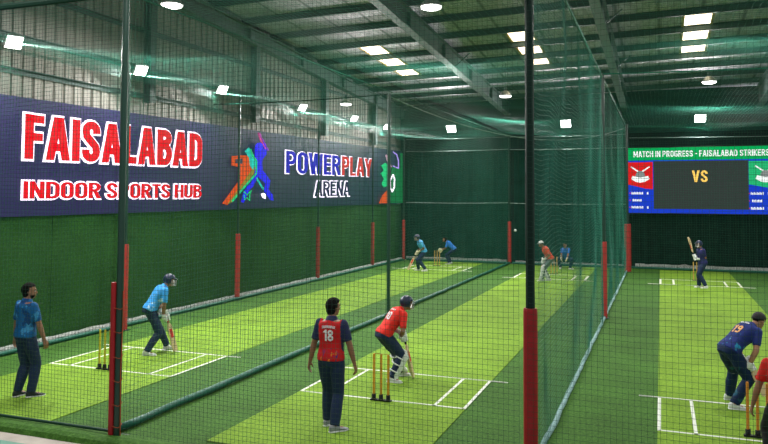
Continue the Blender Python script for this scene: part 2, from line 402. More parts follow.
# bold condensed capitals, height 1: ('d', x0,y0,x1,y1) slanted/upright bar; ('h', x0,x1,y) level bar; ('c', points) curved stroke (centre line)
def glyphs(w):
    h = w / 2; W = .52; r = W - h; t = 1 - h
    G = {
     'A': (W + .06, [('d', h * .9, 0, (W + .06) / 2 - .02, 1), ('d', W + .06 - h * .9, 0, (W + .06) / 2 + .02, 1), ('h', .14, W - .08, .30)]),
     'B': (W, [('d', h, 0, h, 1), ('c', [(h, t)] + arc(.26, .77, r - .26, t - .77, 90, -90) + [(h, .54)]), ('c', [(h, .54)] + arc(.27, (.54 + h) / 2, r - .25, (.54 - h) / 2, 90, -90) + [(h, h)])]),
     'C': (W, [('c', [(r, .68)] + arc(W / 2, 1 - W / 2, W / 2 - h, W / 2 - h, 20, 180) + arc(W / 2, W / 2, W / 2 - h, W / 2 - h, 180, 340) + [(r, .32)])]),
     'D': (W, [('d', h, 0, h, 1), ('c', [(h, t)] + arc(.22, .72, r - .22, t - .72, 90, 0) + arc(.22, .28, r - .22, .28 - h, 0, -90) + [(h, h)])]),
     'E': (.44, [('d', h, 0, h, 1), ('h', 0, .44, t), ('h', 0, .41, .51), ('h', 0, .44, h)]),
     'F': (.44, [('d', h, 0, h, 1), ('h', 0, .44, t), ('h', 0, .41, .50)]),
     'G': (W, [('c', arc(W / 2, 1 - W / 2, W / 2 - h, W / 2 - h, 10, 180) + arc(W / 2, W / 2, W / 2 - h, W / 2 - h, 180, 360) + [(r, .42)]), ('h', W * .5, W, .45)]),
     'H': (W, [('d', h, 0, h, 1), ('d', r, 0, r, 1), ('h', 0, W, .52)]),
     'I': (w, [('d', h, 0, h, 1)]),
     'J': (.44, [('c', [(.44 - h, 1), (.44 - h, .3)] + arc(.22, .24, .22 - h, .24 - h, 0, -170)), ('d', .44 - h, .5, .44 - h, 1)]),
     'K': (W, [('d', h, 0, h, 1), ('d', h * 1.6, .42, r, 1), ('d', h * 2.4, .55, r, 0)]),
     'L': (.42, [('d', h, 0, h, 1), ('h', 0, .42, h)]),
     'M': (.70, [('d', h, 0, h, 1), ('d', .70 - h, 0, .70 - h, 1), ('d', h, 1, .35, .2), ('d', .70 - h, 1, .35, .2)]),
     'N': (W + .02, [('d', h, 0, h, 1), ('d', W + .02 - h, 0, W + .02 - h, 1), ('d', h, 1, W + .02 - h, 0)]),
     'O': (W, [('c', arc(W / 2, 1 - W / 2, W / 2 - h, W / 2 - h, 0, 180) + arc(W / 2, W / 2, W / 2 - h, W / 2 - h, 180, 360) + [(r, 1 - W / 2)])]),
     'P': (W, [('d', h, 0, h, 1), ('c', [(h, t)] + arc(.26, .70, r - .26, t - .70, 90, -90) + [(h, .40 + h)])]),
     'R': (W, [('d', h, 0, h, 1), ('c', [(h, t)] + arc(.26, .72, r - .26, t - .72, 90, -90) + [(h, .44 + h)]), ('d', .27, .5, W - h * .8, 0)]),
     'S': (W - .02, [('c', [(r - .02, .70)] + arc(.25, 1 - .25, .25 - h, .25 - h, 10, 180) + [(h + .03, .62), (.25, .5), (r - .05, .38)] + arc(.25, .25, .25 - h, .25 - h, 0, -170) + [(h, .30)])]),
     'T': (.46, [('d', .23, 0, .23, 1), ('h', 0, .46, t)]),
     'U': (W, [('d', h, .26, h, 1), ('d', r, .26, r, 1), ('c', arc(W / 2, W / 2, W / 2 - h, W / 2 - h, 180, 360))]),
     'V': (W + .04, [('d', h, 1, (W + .04) / 2, 0), ('d', W + .04 - h, 1, (W + .04) / 2, 0)]),
     'W': (.82, [('d', h, 1, .24, 0), ('d', .41, 1, .24, 0), ('d', .41, 1, .58, 0), ('d', .82 - h, 1, .58, 0)]),
     'Y': (W + .04, [('d', .28, 0, .28, .5), ('d', h, 1, .28, .38), ('d', W + .04 - h, 1, .28, .38)]),
     'Z': (.46, [('h', 0, .46, t), ('h', 0, .46, h), ('d', h, 0, .46 - h, 1)]),
     '-': (.30, [('h', 0, .30, .48)]), ' ': (.16, []),
     '0': (W, [('c', arc(W / 2, 1 - W / 2, W / 2 - h, W / 2 - h, 0, 180) + arc(W / 2, W / 2, W / 2 - h, W / 2 - h, 180, 360) + [(r, 1 - W / 2)])]),
     '1': (.30, [('d', .30 - h, 0, .30 - h, 1), ('d', .02, .74, .30 - h, .96)]),
     '8': (W, [('c', arc(W / 2, .74, W / 2 - h - .01, .26 - h, -90, 270, 16)), ('c', arc(W / 2, .27, W / 2 - h, .27 - h, 90, 450, 16))]),
     '9': (W, [('c', arc(W / 2, .72, W / 2 - h, .28 - h, 0, 360, 16)), ('c', [(r, .72), (r, .3)] + arc(W / 2, W / 2 - .02, W / 2 - h, W / 2 - h - .02, 0, -160))]),
    }
    return G
def text_mesh(s, w, h, depth, off=0.0, bold=0.0, spacing=1.0, sw=.17):
    """s drawn w wide and h high; off widens every stroke (absolute units) for an outline"""
    G = glyphs(sw); gap = .085; x = 0; total = sum(G[c][0] for c in s) + gap * (len(s) - 1)
    kx, ky = w / total, h; bm = bmesh.new(); hw = sw / 2
    ox, oy = off / kx, off / ky
    def quad(p):
        a = [bm.verts.new((u * kx, v * ky, 0)) for u, v in p]; b = [bm.verts.new((u * kx, v * ky, depth)) for u, v in p]
        bm.faces.new(a[::-1]); bm.faces.new(b); n = len(p)
        for i in range(n): bm.faces.new((a[i], a[(i + 1) % n], b[(i + 1) % n], b[i]))
    for c in s:
        gw, st = G[c]
        for q in st:
            if q[0] == 'd':
                _, x0, y0, x1, y1 = q
                if y0 > y1: x0, y0, x1, y1 = x1, y1, x0, y0
                sl = (x1 - x0) / max(1e-6, y1 - y0); f = math.sqrt(1 + sl * sl * .8) ; H_ = hw * f + ox * f
                a, b = x0 - sl * oy, x1 + sl * oy
                quad([(x + a - H_, y0 - oy), (x + a + H_, y0 - oy), (x + b + H_, y1 + oy), (x + b - H_, y1 + oy)])
            elif q[0] == 'h':
                _, x0, x1, y = q; quad([(x + x0 - ox, y - hw * .92 - oy), (x + x1 + ox, y - hw * .92 - oy), (x + x1 + ox, y + hw * .92 + oy), (x + x0 - ox, y + hw * .92 + oy)])
            else:
                pts = [V((a, b)) for a, b in q[1]]; L_, R2 = [], []
                for i, p in enumerate(pts):
                    d = pts[min(i + 1, len(pts) - 1)] - pts[max(i - 1, 0)]; d.normalize(); nn = V((-d.y, d.x))
                    e = V((0, 0))
                    if i == 0: e = -d * ox
                    if i == len(pts) - 1: e = d * ox
                    L_.append((x + p.x + e.x + nn.x * (hw + ox), p.y + e.y + nn.y * (hw + oy))); R2.append((x + p.x + e.x - nn.x * (hw + ox), p.y + e.y - nn.y * (hw + oy)))
                for i in range(len(pts) - 1):
                    quad([L_[i], L_[i + 1], R2[i + 1], R2[i]])
        x += gw + gap
    me = bpy.data.meshes.new('lettering'); bmesh.ops.recalc_face_normals(bm, faces=bm.faces); bm.to_mesh(me); bm.free()
    return me
def words(s, w, sw, gap=.085):
    """(word, start, width) of each word of s set w wide"""
    G = glyphs(sw); total = sum(G[c][0] for c in s) + gap * (len(s) - 1); k = w / total; out = []; x = 0; cur = ''; x0 = 0
    for c in s + ' ':
        if c == ' ':
            if cur: out.append((cur, x0 * k, (x - gap - x0) * k)); cur = ''
        else:
            if not cur: x0 = x
            cur += c
        x += G[c][0] + gap
    return out
def place(me, fn):
    for v in me.vertices: v.co = fn(v.co)
    me.update(); return me
def poly(bm, pts, z0, z1):
    a = [bm.verts.new((x, y, z0)) for x, y in pts]; b = [bm.verts.new((x, y, z1)) for x, y in pts]
    n = len(pts)
    bm.faces.new(a[::-1]); bm.faces.new(b)
    for i in range(n): bm.faces.new((a[i], a[(i + 1) % n], b[(i + 1) % n], b[i]))

# ------------------------------------------------------------------ long sign on the left wall
SX = WX + .08
t = thing('wall_sign', 'long navy sign on the left wall with lit red, white and blue lettering', 'sign', (0, 0, 0))
bm = bmesh.new()
q = []
for y in (6.5, 34.3):
    q.append([bm.verts.new(p) for p in ((WX + .0, y, 2.64 + .005 * (y - 10.8)), (SX, y, 2.64 + .005 * (y - 10.8)), (SX, y, 5.06 + .0129 * (y - 10.8)), (WX + .0, y, 5.06 + .0129 * (y - 10.8)))])
for i in range(4): bm.faces.new((q[0][i], q[0][(i + 1) % 4], q[1][(i + 1) % 4], q[1][i]))
bm.faces.new(q[0]); bm.faces.new(q[1][::-1])
mesh_obj('sign_panel', bm, M_sign, t)
E_white = emat('letter_white_glow', (.95, .85, 1, 1), 2.4)
E_red = emat('letter_red', (.80, .002, .014, 1), 1.15)
E_red2 = emat('letter_bright_red', (.85, .03, .03, 1), .9)
E_blue = emat('letter_blue', (.020, .008, .55, 1), 1.1)
E_navy = emat('letter_navy', (.02, .015, .12, 1), .5)
def signtext(s, y0, y1, z0, z1, m, k=.013, out=.035, yref=None, sw=.17):
    yref = y0 if yref is None else yref
    for nm, off, mm, d0, dep in (('letter_outline', out, E_white, .005, .03), ('lettering', 0, m, .035, .03)):
        for wd, xo, ww in words(s, y1 - y0, sw):
            me = text_mesh(wd, ww, z1 - z0, dep, off=off, sw=sw)
            place(me, lambda c: V((SX + d0 + c.z, y0 + xo + c.x, z0 + c.y + k * (y0 + xo + c.x - yref))))
            mesh_obj(nm, None, mm, t, keep=me)
signtext('FAISALABAD', 11.22, 17.3, 3.81, 4.73, E_red, out=.045, sw=.19)
signtext('INDOOR SPORTS HUB', 11.22, 17.3, 3.00, 3.36, E_red, k=.004, out=.032, sw=.15)
signtext('POWER', 22.25, 26.75, 3.88, 4.66, E_blue, out=.03, sw=.15)
signtext('PLAY', 26.95, 30.15, 3.88, 4.66, E_red2, out=.03, yref=22.2, sw=.15)
signtext('ARENA', 24.5, 27.75, 3.08, 3.66, E_navy, out=.04, sw=.12)
# batsman emblem: blue figure, orange wicket shape, coloured beams with neon edges
def emblem(part, pts, m, lay=0):
    bm = bmesh.new(); poly(bm, pts, 0, .03)
    for v in bm.verts: v.co = V((SX + .02 + .02 * lay + v.co.z, v.co.x, v.co.y))
    mesh_obj(part, bm, m, t)
def neon(part, pts, m, lay=3, r=.022, shift=0):
    bm = bmesh.new(); tube(bm, [(SX + .03 + .02 * lay, y, z) for y, z in pts], r, 6); mesh_obj(part, bm, m, t)
E_or = emat('emblem_orange', (.85, .10, .015, 1), .9); E_gr = emat('emblem_green', (.02, .75, .25, 1), .9); E_tl = emat('emblem_teal', (.03, .75, .6, 1), .9); E_gold = emat('emblem_gold', (.5, .42, .05, 1), .6)
# pixel (crop 210..290 x 125..215 at 4.93) -> wall: y = 17.75+(px-210)*.0585..., z linear
def pw(cx, cy):
    px = 210 + cx / 4.93; py = 125 + cy / 4.93
    yy = 18.4 + (px - 221) * .0525 + (px - 221) * abs(px - 221) * .0001
    return (yy, H + (196.6 - py) / (35 - 1.4 * (yy - 17.6)))
def P(*a): return [pw(*q) for q in a]
emblem('orange_stumps', P((98, 155), (150, 150), (185, 153), (185, 200), (172, 240), (150, 262), (135, 265), (136, 208), (98, 200)), E_or, 0)
emblem('stump_gap', P((112, 170), (145, 166), (145, 192), (112, 190)), M_sign, 1)
emblem('orange_beam', P((52, 388), (195, 190), (215, 195), (75, 395)), E_or, 1)
emblem('gold_beam', P((75, 390), (205, 205), (222, 215), (95, 380)), E_gold, 2)
neon('green_neon', P((92, 376), (210, 240), (212, 180), (190, 150), (180, 120)), E_gr, 4, .03)
emblem('green_blades', P((158, 130), (175, 112), (185, 125), (200, 150), (215, 185), (208, 235), (185, 205), (180, 165)), E_tl, 2)
emblem('blue_batsman', P((208, 100), (222, 93), (238, 98), (244, 112), (240, 128), (252, 118), (240, 80), (246, 76), (266, 122), (262, 148), (246, 165), (240, 185), (244, 225), (262, 245), (284, 275), (276, 320), (298, 345), (302, 372), (286, 368), (256, 325), (262, 290), (238, 268), (222, 255), (212, 268), (200, 298), (175, 325), (160, 362), (148, 385), (140, 378), (150, 335), (172, 300), (190, 285), (205, 240), (212, 200), (208, 165), (204, 130)), emat('emblem_blue', (.02, .012, .75, 1), 1.3), 3)
emblem('batsman_head', P(*[(224 + 19 * math.cos(q * PI / 6), 108 + 20 * math.sin(q * PI / 6)) for q in range(12)]), emat('emblem_head_blue', (.03, .02, .85, 1), 1.4), 4)
emblem('bat_shape', P((218, 40), (228, 38), (238, 62), (248, 92), (242, 98), (226, 68)), emat('emblem_violet', (.45, .05, .45, 1), .8), 3)
neon('bat_neon', P((219, 40), (226, 66), (244, 98), (258, 120)), emat('neon_pink', (.9, .1, .3, 1), 1), 4, .018)
neon('green_star', P((150, 330), (165, 345), (186, 325), (178, 350), (180, 372), (165, 360), (152, 368), (150, 345)), E_gr, 4, .02)
neon('green_neon', P((212, 262), (230, 290), (248, 316)), E_tl, 4, .03)
emblem('white_shoe', P((236, 340), (250, 335), (258, 345), (258, 364), (246, 360)), E_white, 4)
neon('violet_neon', P((240, 70), (262, 110), (272, 128)), emat('neon_violet', (.35, .05, .8, 1), 1), 4, .018)
# second emblem at the far end of the sign: green swirl, helmet ring, orange foot
def pf(cx, cy):
    px = 370 + cx / 5.92; py = 140 + cy / 5.92
    return (31.0 + (px - 378) * .118, H + (197 - py) / 20.6)
def P2(*a): return [pf(*q) for q in a]
emblem('green_panel', P2((140, 160), (200, 160), (200, 70), (215, 70), (215, 372), (100, 372), (120, 300)), emat('emblem_deep_green', (.01, .30, .08, 1), .6), 0)
emblem('green_swirl', P2((62, 160), (90, 142), (115, 165), (118, 200), (95, 210), (112, 240), (108, 270), (80, 282), (65, 262), (82, 235), (60, 205), (80, 185)), E_gr, 2)
emblem('orange_foot', P2((50, 372), (70, 330), (100, 300), (108, 372)), E_or, 2)
neon('violet_arc', P2((140, 72), (165, 85), (178, 120), (178, 165), (140, 155)), emat('neon_lilac', (.5, .35, 1, 1), 1.2), 3, .03)
neon('white_ring', P2((140, 205), (150, 230), (148, 280), (135, 305), (122, 285), (120, 240), (140, 205)), E_white, 3, .035)
neon('pink_bat', P2((92, 98), (105, 135), (125, 160)), emat('neon_rose', (.9, .55, .7, 1), 1), 3, .045)

# ------------------------------------------------------------------ scoreboard on the back wall
t = thing('scoreboard_screen', 'large lit scoreboard screen on the back wall of the right lane', 'screen', (0, 33.85, 0))
Ym = 33.85
X0, X1, Z0, Z1 = -1.38, 6.1, 2.44, 5.29
bm = bmesh.new(); box(bm, (X0 - .04, .02, Z0 - .04), (X1 + .04, .22, Z1 + .04)); mesh_obj('screen_case', bm, M_black, t)
def panel(name, x0, x1, z0, z1, m, lay=0):
    bm = bmesh.new(); box(bm, (x0, -.006 * lay - .0, z0), (x1, .02 + .0, z1)); return mesh_obj(name, bm, m, t)
E_sg = emat('screen_green', (.0, .42, .10, 1), 1); E_sr = emat('screen_red', (.75, .008, .012, 1), 1); E_sb = emat('screen_blue', (.01, .045, .62, 1), 1)
E_sk = emat('screen_grey', (.035, .045, .042, 1), 1); E_w = emat('screen_white', (.85, .9, .88, 1), 1.2); E_y = emat('screen_yellow', (1, .62, .12, 1), 1.3); E_g2 = emat('screen_light_green', (.02, .50, .18, 1), 1)
panel('header_band', X0, X1, 4.74, Z1, E_sg); panel('blue_field', X0, X1, Z0, 4.74, E_sb)
panel('centre_field', -.30, 3.42, 2.62, 4.70, E_sk, 1)
for (a, b, m, nm) in ((X0 + .02, -.33, E_sr, 'red_team_field'), (3.44, 4.7, E_g2, 'green_team_field')):
    bm = bmesh.new(); w = b - a
    poly(bm, [(a, 4.66), (a, 3.68), (a + w * .35, 3.60), (a + w * .7, 3.50), (b, 3.48), (b, 4.66)], 0, .012)
    for v in bm.verts: v.co = V((v.co.x, -.012 + v.co.z, v.co.y))
    mesh_obj(nm, bm, m, t)
    # crossed bats behind a ball shield with a banner
    c = (a + b) / 2
    for s in (-1, 1):
        bm = bmesh.new(); poly(bm, [(c - s * .40, 4.44), (c - s * .37, 4.48), (c + s * .10, 4.16), (c + s * .06, 4.10)], 0, .01)
        for v in bm.verts: v.co = V((v.co.x, -.022 + v.co.z, v.co.y))
        mesh_obj('crest_bat', bm, E_w, t)
    bm = bmesh.new(); poly(bm, [(c + .20 * math.cos(q * PI / 8), 4.06 + .22 * math.sin(q * PI / 8)) for q in range(16)], 0, .008)
    for v in bm.verts: v.co = V((v.co.x, -.03 + v.co.z, v.co.y))
    mesh_obj('crest_ball', bm, emat('crest_grey', (.25, .28, .27, 1), 1), t)
    bm = bmesh.new(); poly(bm, [(c - .38, 3.92), (c - .32, 4.06), (c, 3.98), (c + .32, 4.06), (c + .38, 3.92), (c + .2, 3.80), (c, 3.76), (c - .2, 3.80)], 0, .008)
    for v in bm.verts: v.co = V((v.co.x, -.04 + v.co.z, v.co.y))
    mesh_obj('crest_banner', bm, E_w, t)
def scr(s, x0, x1, z0, z1, m, bold=.01, nm='lettering'):
    for wd, xo, ww in words(s, x1 - x0, .16):
        me = text_mesh(wd, ww, z1 - z0, .008, sw=.16)
        place(me, lambda c: V((x0 + xo + c.x, -.02 - c.z, z0 + c.y))); mesh_obj(nm, None, m, t, keep=me)
scr('MATCH IN PROGRESS - FAISALABAD STRIKERS', -1.12, 4.22, 4.88, 5.14, E_w, .03)
scr('VS', 1.25, 1.86, 3.78, 4.28, E_y, .03)
for x0 in (-1.22, 3.5):
    for i in range(3):
        z = 3.30 - i * .31
        bm = bmesh.new()
        xx = x0 + (.0 if i != 1 else .05)
        # rows of small unreadable white lettering: short upright strokes
        for k in range(9 if i != 1 else 7):
            box(bm, (xx + k * .055, -.02, z - .05), (xx + k * .055 + .040, -.008, z + .055 - .02 * (k % 2)))
        mesh_obj('name_row', bm, E_w, t)
        if i != 1:
            bm = bmesh.new(); box(bm, (xx + .64, -.02, z - .05), (xx + .70, -.008, z + .05)); mesh_obj('row_figure', bm, E_w, t)
        bm = bmesh.new(); box(bm, (x0 - .08, -.02, z - .02), (x0 - .04, -.008, z + .02)); mesh_obj('row_marker', bm, E_sr, t)

# ------------------------------------------------------------------ poles, pads, cables
def pole(x, y, z1, r, label, padm=None, pr=.08, side=None, z0pad=0, ztop=1.96, group=None, m=None):
    t = thing('net_pole', label, 'pole', (x, y, 0), 0, group)
    bm = bmesh.new(); tube(bm, [(0, 0, 0), (0, 0, z1)], r, 12); mesh_obj('pole', bm, m or M_pole, t, smooth=False)
    bm = bmesh.new(); box(bm, (-.11, -.11, 0), (.11, .11, .012)); mesh_obj('base_plate', bm, M_pole, t)
    if padm:
        bm = bmesh.new(); off = V((side[0], side[1], 0)) if side else V((0, 0, 0))
        R = []
        for z, k in ((.02, .95), (.05, 1), (1.0, 1.02), (ztop - .03, 1), (ztop, .94)): R.append(ell(off + V((0, 0, z)), V((1, 0, 0)), V((0, 1, 0)), pr * k, pr * k, 16))
        rings(bm, R); mesh_obj('pole_pad', bm, padm, t)
    return t
tA = pole(-6.52, 7.62, 5.76, .044, 'near dark green pole with a red pad strip and orange ties beside the middle lane', M_pad, .036, (-.072, -.03))
for z in (.15, .42, .72, 1.02, 1.34, 1.64):
    bm = bmesh.new(); pts = [(math.cos(a) * .052 - (.05 if math.cos(a) < 0 else 0), math.sin(a) * .054, z + .02 * math.sin(a * 2)) for a in [i * PI / 8 for i in range(17)]]
    tube(bm, pts, .0035, 5); mesh_obj('tie', bm, M_tie, tA)
bm = bmesh.new(); tube(bm, [(.058, -.01, .02), (.052, -.02, .8), (.056, 0, 1.55), (.05, 0, 1.85)], .006, 6); mesh_obj('pad_edge', bm, M_tie, tA)
pole(-1.36, 8.12, 6.25, .05, 'thick near dark pole with a red pad, front left corner of the right lane', M_pad, .078, (0, 0), ztop=1.86, m=mat('near_pole', (.004, .018, .013, 1), .5, spec=.15))
pole(NA + .02, 17.7, 5.76, .045, 'unpadded green pole halfway along the net between left and middle lanes')
pole(NB, 19.6, 6.3, .04, 'mid green pole with a faded red pad beside the right lane', M_pad2, .07, (0, 0))
pole(NB + .06, 32.3, 6.2, .05, 'far pole with a fat red pad at the left edge of the scoreboard', M_pad2, .13, (0, 0), ztop=2.0)
for (x, y, lab) in ((-11.53, 13.62, 'left-side pole with a red pad just right of the near dark green pole'), (-11.82, 18.84, 'left-side pole with a red pad below the lit batsman emblem'), (-11.9, 24.44, 'left-side pole with a red pad below the blue lettering'), (-11.9, 29.9, 'left-side pole with a thin red pad near the far end of the sign'), (-11.82, 33.8, 'left-side pole with a thin red pad in the far left corner')):
    pole(x, y, 6.15, .035, lab, M_pad2, .075, (0, 0))
pole(-6.66, 34.05, 6.0, .05, 'far pole with a red pad on the back wall between left and middle lanes', M_pad2, .085, (0, 0))
def cable(pts, r, label, m=M_cable, n=6, name='net_cable', cat='cable'):
    bm = bmesh.new(); tube(bm, pts, r, n); return tag(mesh_obj(name, bm, m), label, cat)
def sag(a, b, s, n=14):
    a, b = V(a), V(b); return [a.lerp(b, i / n) - V((0, 0, s * 4 * (i / n) * (1 - i / n))) for i in range(n + 1)]
cable([(-12.1, NF, 5.74), (8, NF, 5.74)], .045, 'dark top rail of the front net crossing the upper left corner', M_pole, 8, 'net_rail', 'rail')
cable(sag((-12.1, 17.9, 5.73), (NA, 17.75, 5.76), .04), .014, 'taut net cable across the left lane from the bare green pole', mat('matte_dark_cord', (.004, .02, .014, 1), 1, spec=0))
cable(sag((NA, 17.7, 5.76), (NB, 19.6, 6.3), .05), .018, 'taut net cable across the middle lane from the bare green pole')
cable(sag((NB, 19.6, 6.3), (8, 19.6, 6.25), .05), .018, 'taut net cable across the right lane', M_netteal)
cable(sag((NA, 17.9, 5.7), (NB, 30.5, 5.85), .75, 20), .014, 'drooping pale rope hanging across the middle lane roof net')
for z in (5.92, 5.33, 2.82):
    w = {5.92: 'top', 5.33: 'upper', 2.82: 'waist-high'}[z]
    cable(sag((-11.75, 33.95, z), (-6.7, 33.95, z + .02), .03), .015, 'pale cable on the back wall of the left lane, the %s one' % {5.92: 'highest', 5.33: 'middle', 2.82: 'lowest'}[z])
    cable(sag((-6.6, 33.95, z), (-1.4, 33.95, z), .03), .015, 'pale cable on the back wall of the middle lane, the %s one' % {5.92: 'highest', 5.33: 'middle', 2.82: 'lowest'}[z])
cable(sag((-1.3, 33.95, 5.75), (8, 33.95, 5.7), .03), .015, 'pale cable above the scoreboard')
cable([(NB, 7.7, 6.22), (NB, 33.9, 6.2)], .02, 'green top rope of the net beside the right lane', M_netteal)
cable([(NA, 7.7, 5.76), (NA, 33.9, 5.95)], .012, 'thin top rope of the net between left and middle lanes', M_net)
cable([(NL, 7.7, 6.12), (NL, 33.9, 6.2)], .02, 'green top rope of the net along the left wall', M_netteal)
def sleeve(pts, r, label, m, name='net_weight_roll', cat='net roll', wob=.0):
    out = []; rs = []
    pts = [V(p) for p in pts]
    n = int((pts[1] - pts[0]).length / .3)
    for i in range(n + 1):
        p = pts[0].lerp(pts[1], i / n); out.append(p + V((wob * noise.noise(V((i * .37, 1, 0))), 0, 0))); rs.append(r * (1 + .18 * noise.noise(V((i * .61, 3, 0)))))
    bm = bmesh.new(); tube(bm, out, rs, 10); tag(mesh_obj(name, bm, m, smooth=True), label, cat)
sleeve([(NA, 7.75, .06), (NA, 33.9, .06)], .048, 'long green sleeve roll on the floor between left and middle lanes', M_roll, wob=.03)
sleeve([(-11.78, 7.7, .055), (-11.78, 33.7, .055)], .045, 'long dark green sleeve roll along the foot of the left wall', M_roll, wob=.03)
sleeve([(NB, 8.2, .03), (NB, 33.8, .03)], .035, 'pale blue weighted rope on the floor beside the right lane', M_rope, 'net_rope', 'rope', .03)
sleeve([(-11.7, 33.9, .05), (-6.8, 33.9, .05)], .05, 'dark green sleeve roll along the back wall of the left lane', M_roll)
sleeve([(-6.5, 33.9, .05), (-1.5, 33.9, .05)], .05, 'dark green sleeve roll along the back wall of the middle lane', M_roll)
sleeve([(-1.3, 33.9, .05), (8, 33.9, .05)], .05, 'dark green sleeve roll under the scoreboard', M_roll)
bm = bmesh.new(); tube(bm, [(-11.6, 7.66, .05), (-9, 7.63, .055), (-6.6, 7.64, .06)], .022, 8); tag(mesh_obj('net_rope', bm, M_netfront), 'dark bottom rope of the front net lying on the turf edge', 'rope')

# ------------------------------------------------------------------ nets (real cords)
def net(label, o, u, v, lu, lv, mesh, r, m, wave=.0, segu=1.0, segv=1.0, bulge=None, group=None):
    """o origin, u,v unit dirs, lu,lv lengths; cords are thin square prisms"""
    o, u, v = V(o), V(u), V(v); w = u.cross(v).normalized(); bm = bmesh.new()
    def P(a, b):
        p = o + u * a + v * b
        if wave: p += w * (wave * noise.noise(V((a * .55, b * .55, 3)))) + v * (wave * .5 * math.sin(a * 2.1 + b) * min(1, b, lv - b if lv - b > 0 else 0))
        if bulge: p += bulge(a, b)
        return p
    def cord(pts, d, s):
        prev = None
        for p in pts:
            c = [bm.verts.new(p + s * r + w * r), bm.verts.new(p - s * r + w * r), bm.verts.new(p - s * r - w * r), bm.verts.new(p + s * r - w * r)]
            if prev:
                for i in range(4): bm.faces.new((prev[i], prev[(i + 1) % 4], c[(i + 1) % 4], c[i]))
            prev = c
    nu, nv = int(round(lu / mesh)), int(round(lv / mesh))
    su, sv = max(1, int(lu / segu)), max(1, int(lv / segv))
    for i in range(nu + 1):
        a = lu * i / nu; cord([P(a, lv * k / sv) for k in range(sv + 1)], v, u)
    for j in range(nv + 1):
        b = lv * j / nv; cord([P(lu * k / su, b) for k in range(su + 1)], u, v)
    me = bpy.data.meshes.new('cricket_net'); bm.to_mesh(me); bm.free(); me.materials.append(m)
    ob = bpy.data.objects.new('cricket_net', me); C.objects.link(ob)
    return tag(ob, label, 'net', group)
X, Y, Z = (1, 0, 0), (0, 1, 0), (0, 0, 1)
net('front net of the left lane, nearest the camera', (-12.05, NF, .04), X, Z, 5.45, 5.7, .055, .0012, M_netfront, .05)
net('front net of the middle lane, nearest the camera', (-6.45, NF, .0), X, Z, 5.05, 5.74, .055, .0012, M_netfront, .05)
net('front net of the right lane, nearest the camera', (-1.36, NF + .3, .0), X, Z, 5.3, 6.1, .06, .0012, M_netfront, .05)
net('long side net between the left and middle lanes', (NA, 7.7, .08), Y, Z, 26.2, 5.75, .08, .0013, M_net, .08)
net('long green side net between the middle and right lanes', (NB, 8.15, .03), Y, Z, 25.7, 6.17, .06, .0013, mat('net_cord_mid_green', (.014, .135, .095, 1), .6, spec=.3), .10, .7, .7)
net('long side net in front of the left wall and its sign', (NL, 7.7, .08), Y, Z, 26.2, 6.1, .09, .0012, M_net, .08)
net('back net behind the left and middle lanes', (-11.8, NY, .05), X, Z, 10.4, 5.9, .075, .003, M_net, .08)
net('back net of the right lane around the scoreboard', (-1.3, NY - .35, .05), X, Z, 9, 5.9, .10, .003, M_net, .06)
def droop(s, lu, lv): return lambda a, b: V((0, 0, -s * math.sin(PI * min(1, a / lu)) * (.55 + .45 * math.sin(PI * ((b / 5.2) % 1)))))
net('overhead net above the left lane', (-11.85, 7.7, 6.0), X, Y, 5.2, 26.2, .11, .0012, M_netlight, .05, .6, 1.0, droop(.18, 5.2, 26))
net('overhead net above the middle lane', (-6.6, 7.7, 6.05), X, Y, 5.2, 26.2, .11, .0013, M_netlight, .05, .6, 1.0, droop(.2, 5.2, 26))
net('overhead net above the right lane', (-1.35, 7.7, 6.2), X, Y, 9, 26.2, .11, .0013, M_netlight, .05, .6, 1.0, droop(.2, 9, 26))
# gathered net bands along the wall tops
net('bunched net band hanging along the top of the left wall net', (NL + .03, 7.7, 5.86), Y, Z, 26.1, .3, .035, .002, M_netteal, .05)
net('bunched net band along the top of the back net, left and middle lanes', (-11.8, NY - .06, 6.0), X, Z, 10.4, .28, .04, .003, M_netteal, .05)
net('bunched net band above the scoreboard', (-1.3, NY - .4, 5.95), X, Z, 9.2, .3, .045, .003, M_netteal, .05)

# ------------------------------------------------------------------ lamps
def pendant(x, y, z, label):
    t = thing('pendant_lamp', label, 'ceiling lamp', (x, y, z))
    bm = bmesh.new(); U, W_ = V((1, 0, 0)), V((0, 1, 0))
    pr = [(0.0, .235), (.03, .23), (.10, .17), (.16, .10), (.19, .06)]
    rings(bm, [ell(V((0, 0, zz)), U, W_, r, r, 20) for zz, r in pr]); mesh_obj('lamp_shade', bm, M_alu, t)
    bm = bmesh.new(); rings(bm, [ell(V((0, 0, zz)), U, W_, .05, .05, 12) for zz in (.19, .33)]); mesh_obj('lamp_housing', bm, M_steel, t)
    bm = bmesh.new(); rings(bm, [ell(V((0, 0, zz)), U, W_, r, r, 20) for zz, r in ((-.05, .15), (-.03, .20), (-.002, .215))]); mesh_obj('lamp_diffuser', bm, M_lamp, t)
    bm = bmesh.new(); tube(bm, [(0, 0, .33), (0, 0, max(.4, roofz(y) + .55 - z))], .008, 6); mesh_obj('hanging_rod', bm, M_steel, t)
    return t
def area(loc, aim, size, power, col=(1, .97, .92), spread=PI, sy=None):
    l = bpy.data.lights.new('lamp_light', 'AREA'); l.energy = power; l.color = col; l.size = size; l.spread = spread
    if sy: l.shape = 'RECTANGLE'; l.size_y = sy
    else: l.shape = 'DISK'
    o = bpy.data.objects.new('lamp_light', l); C.objects.link(o); o.location = loc
    o.rotation_euler = (V(aim) - V(loc)).to_track_quat('-Z', 'Y').to_euler(); return o
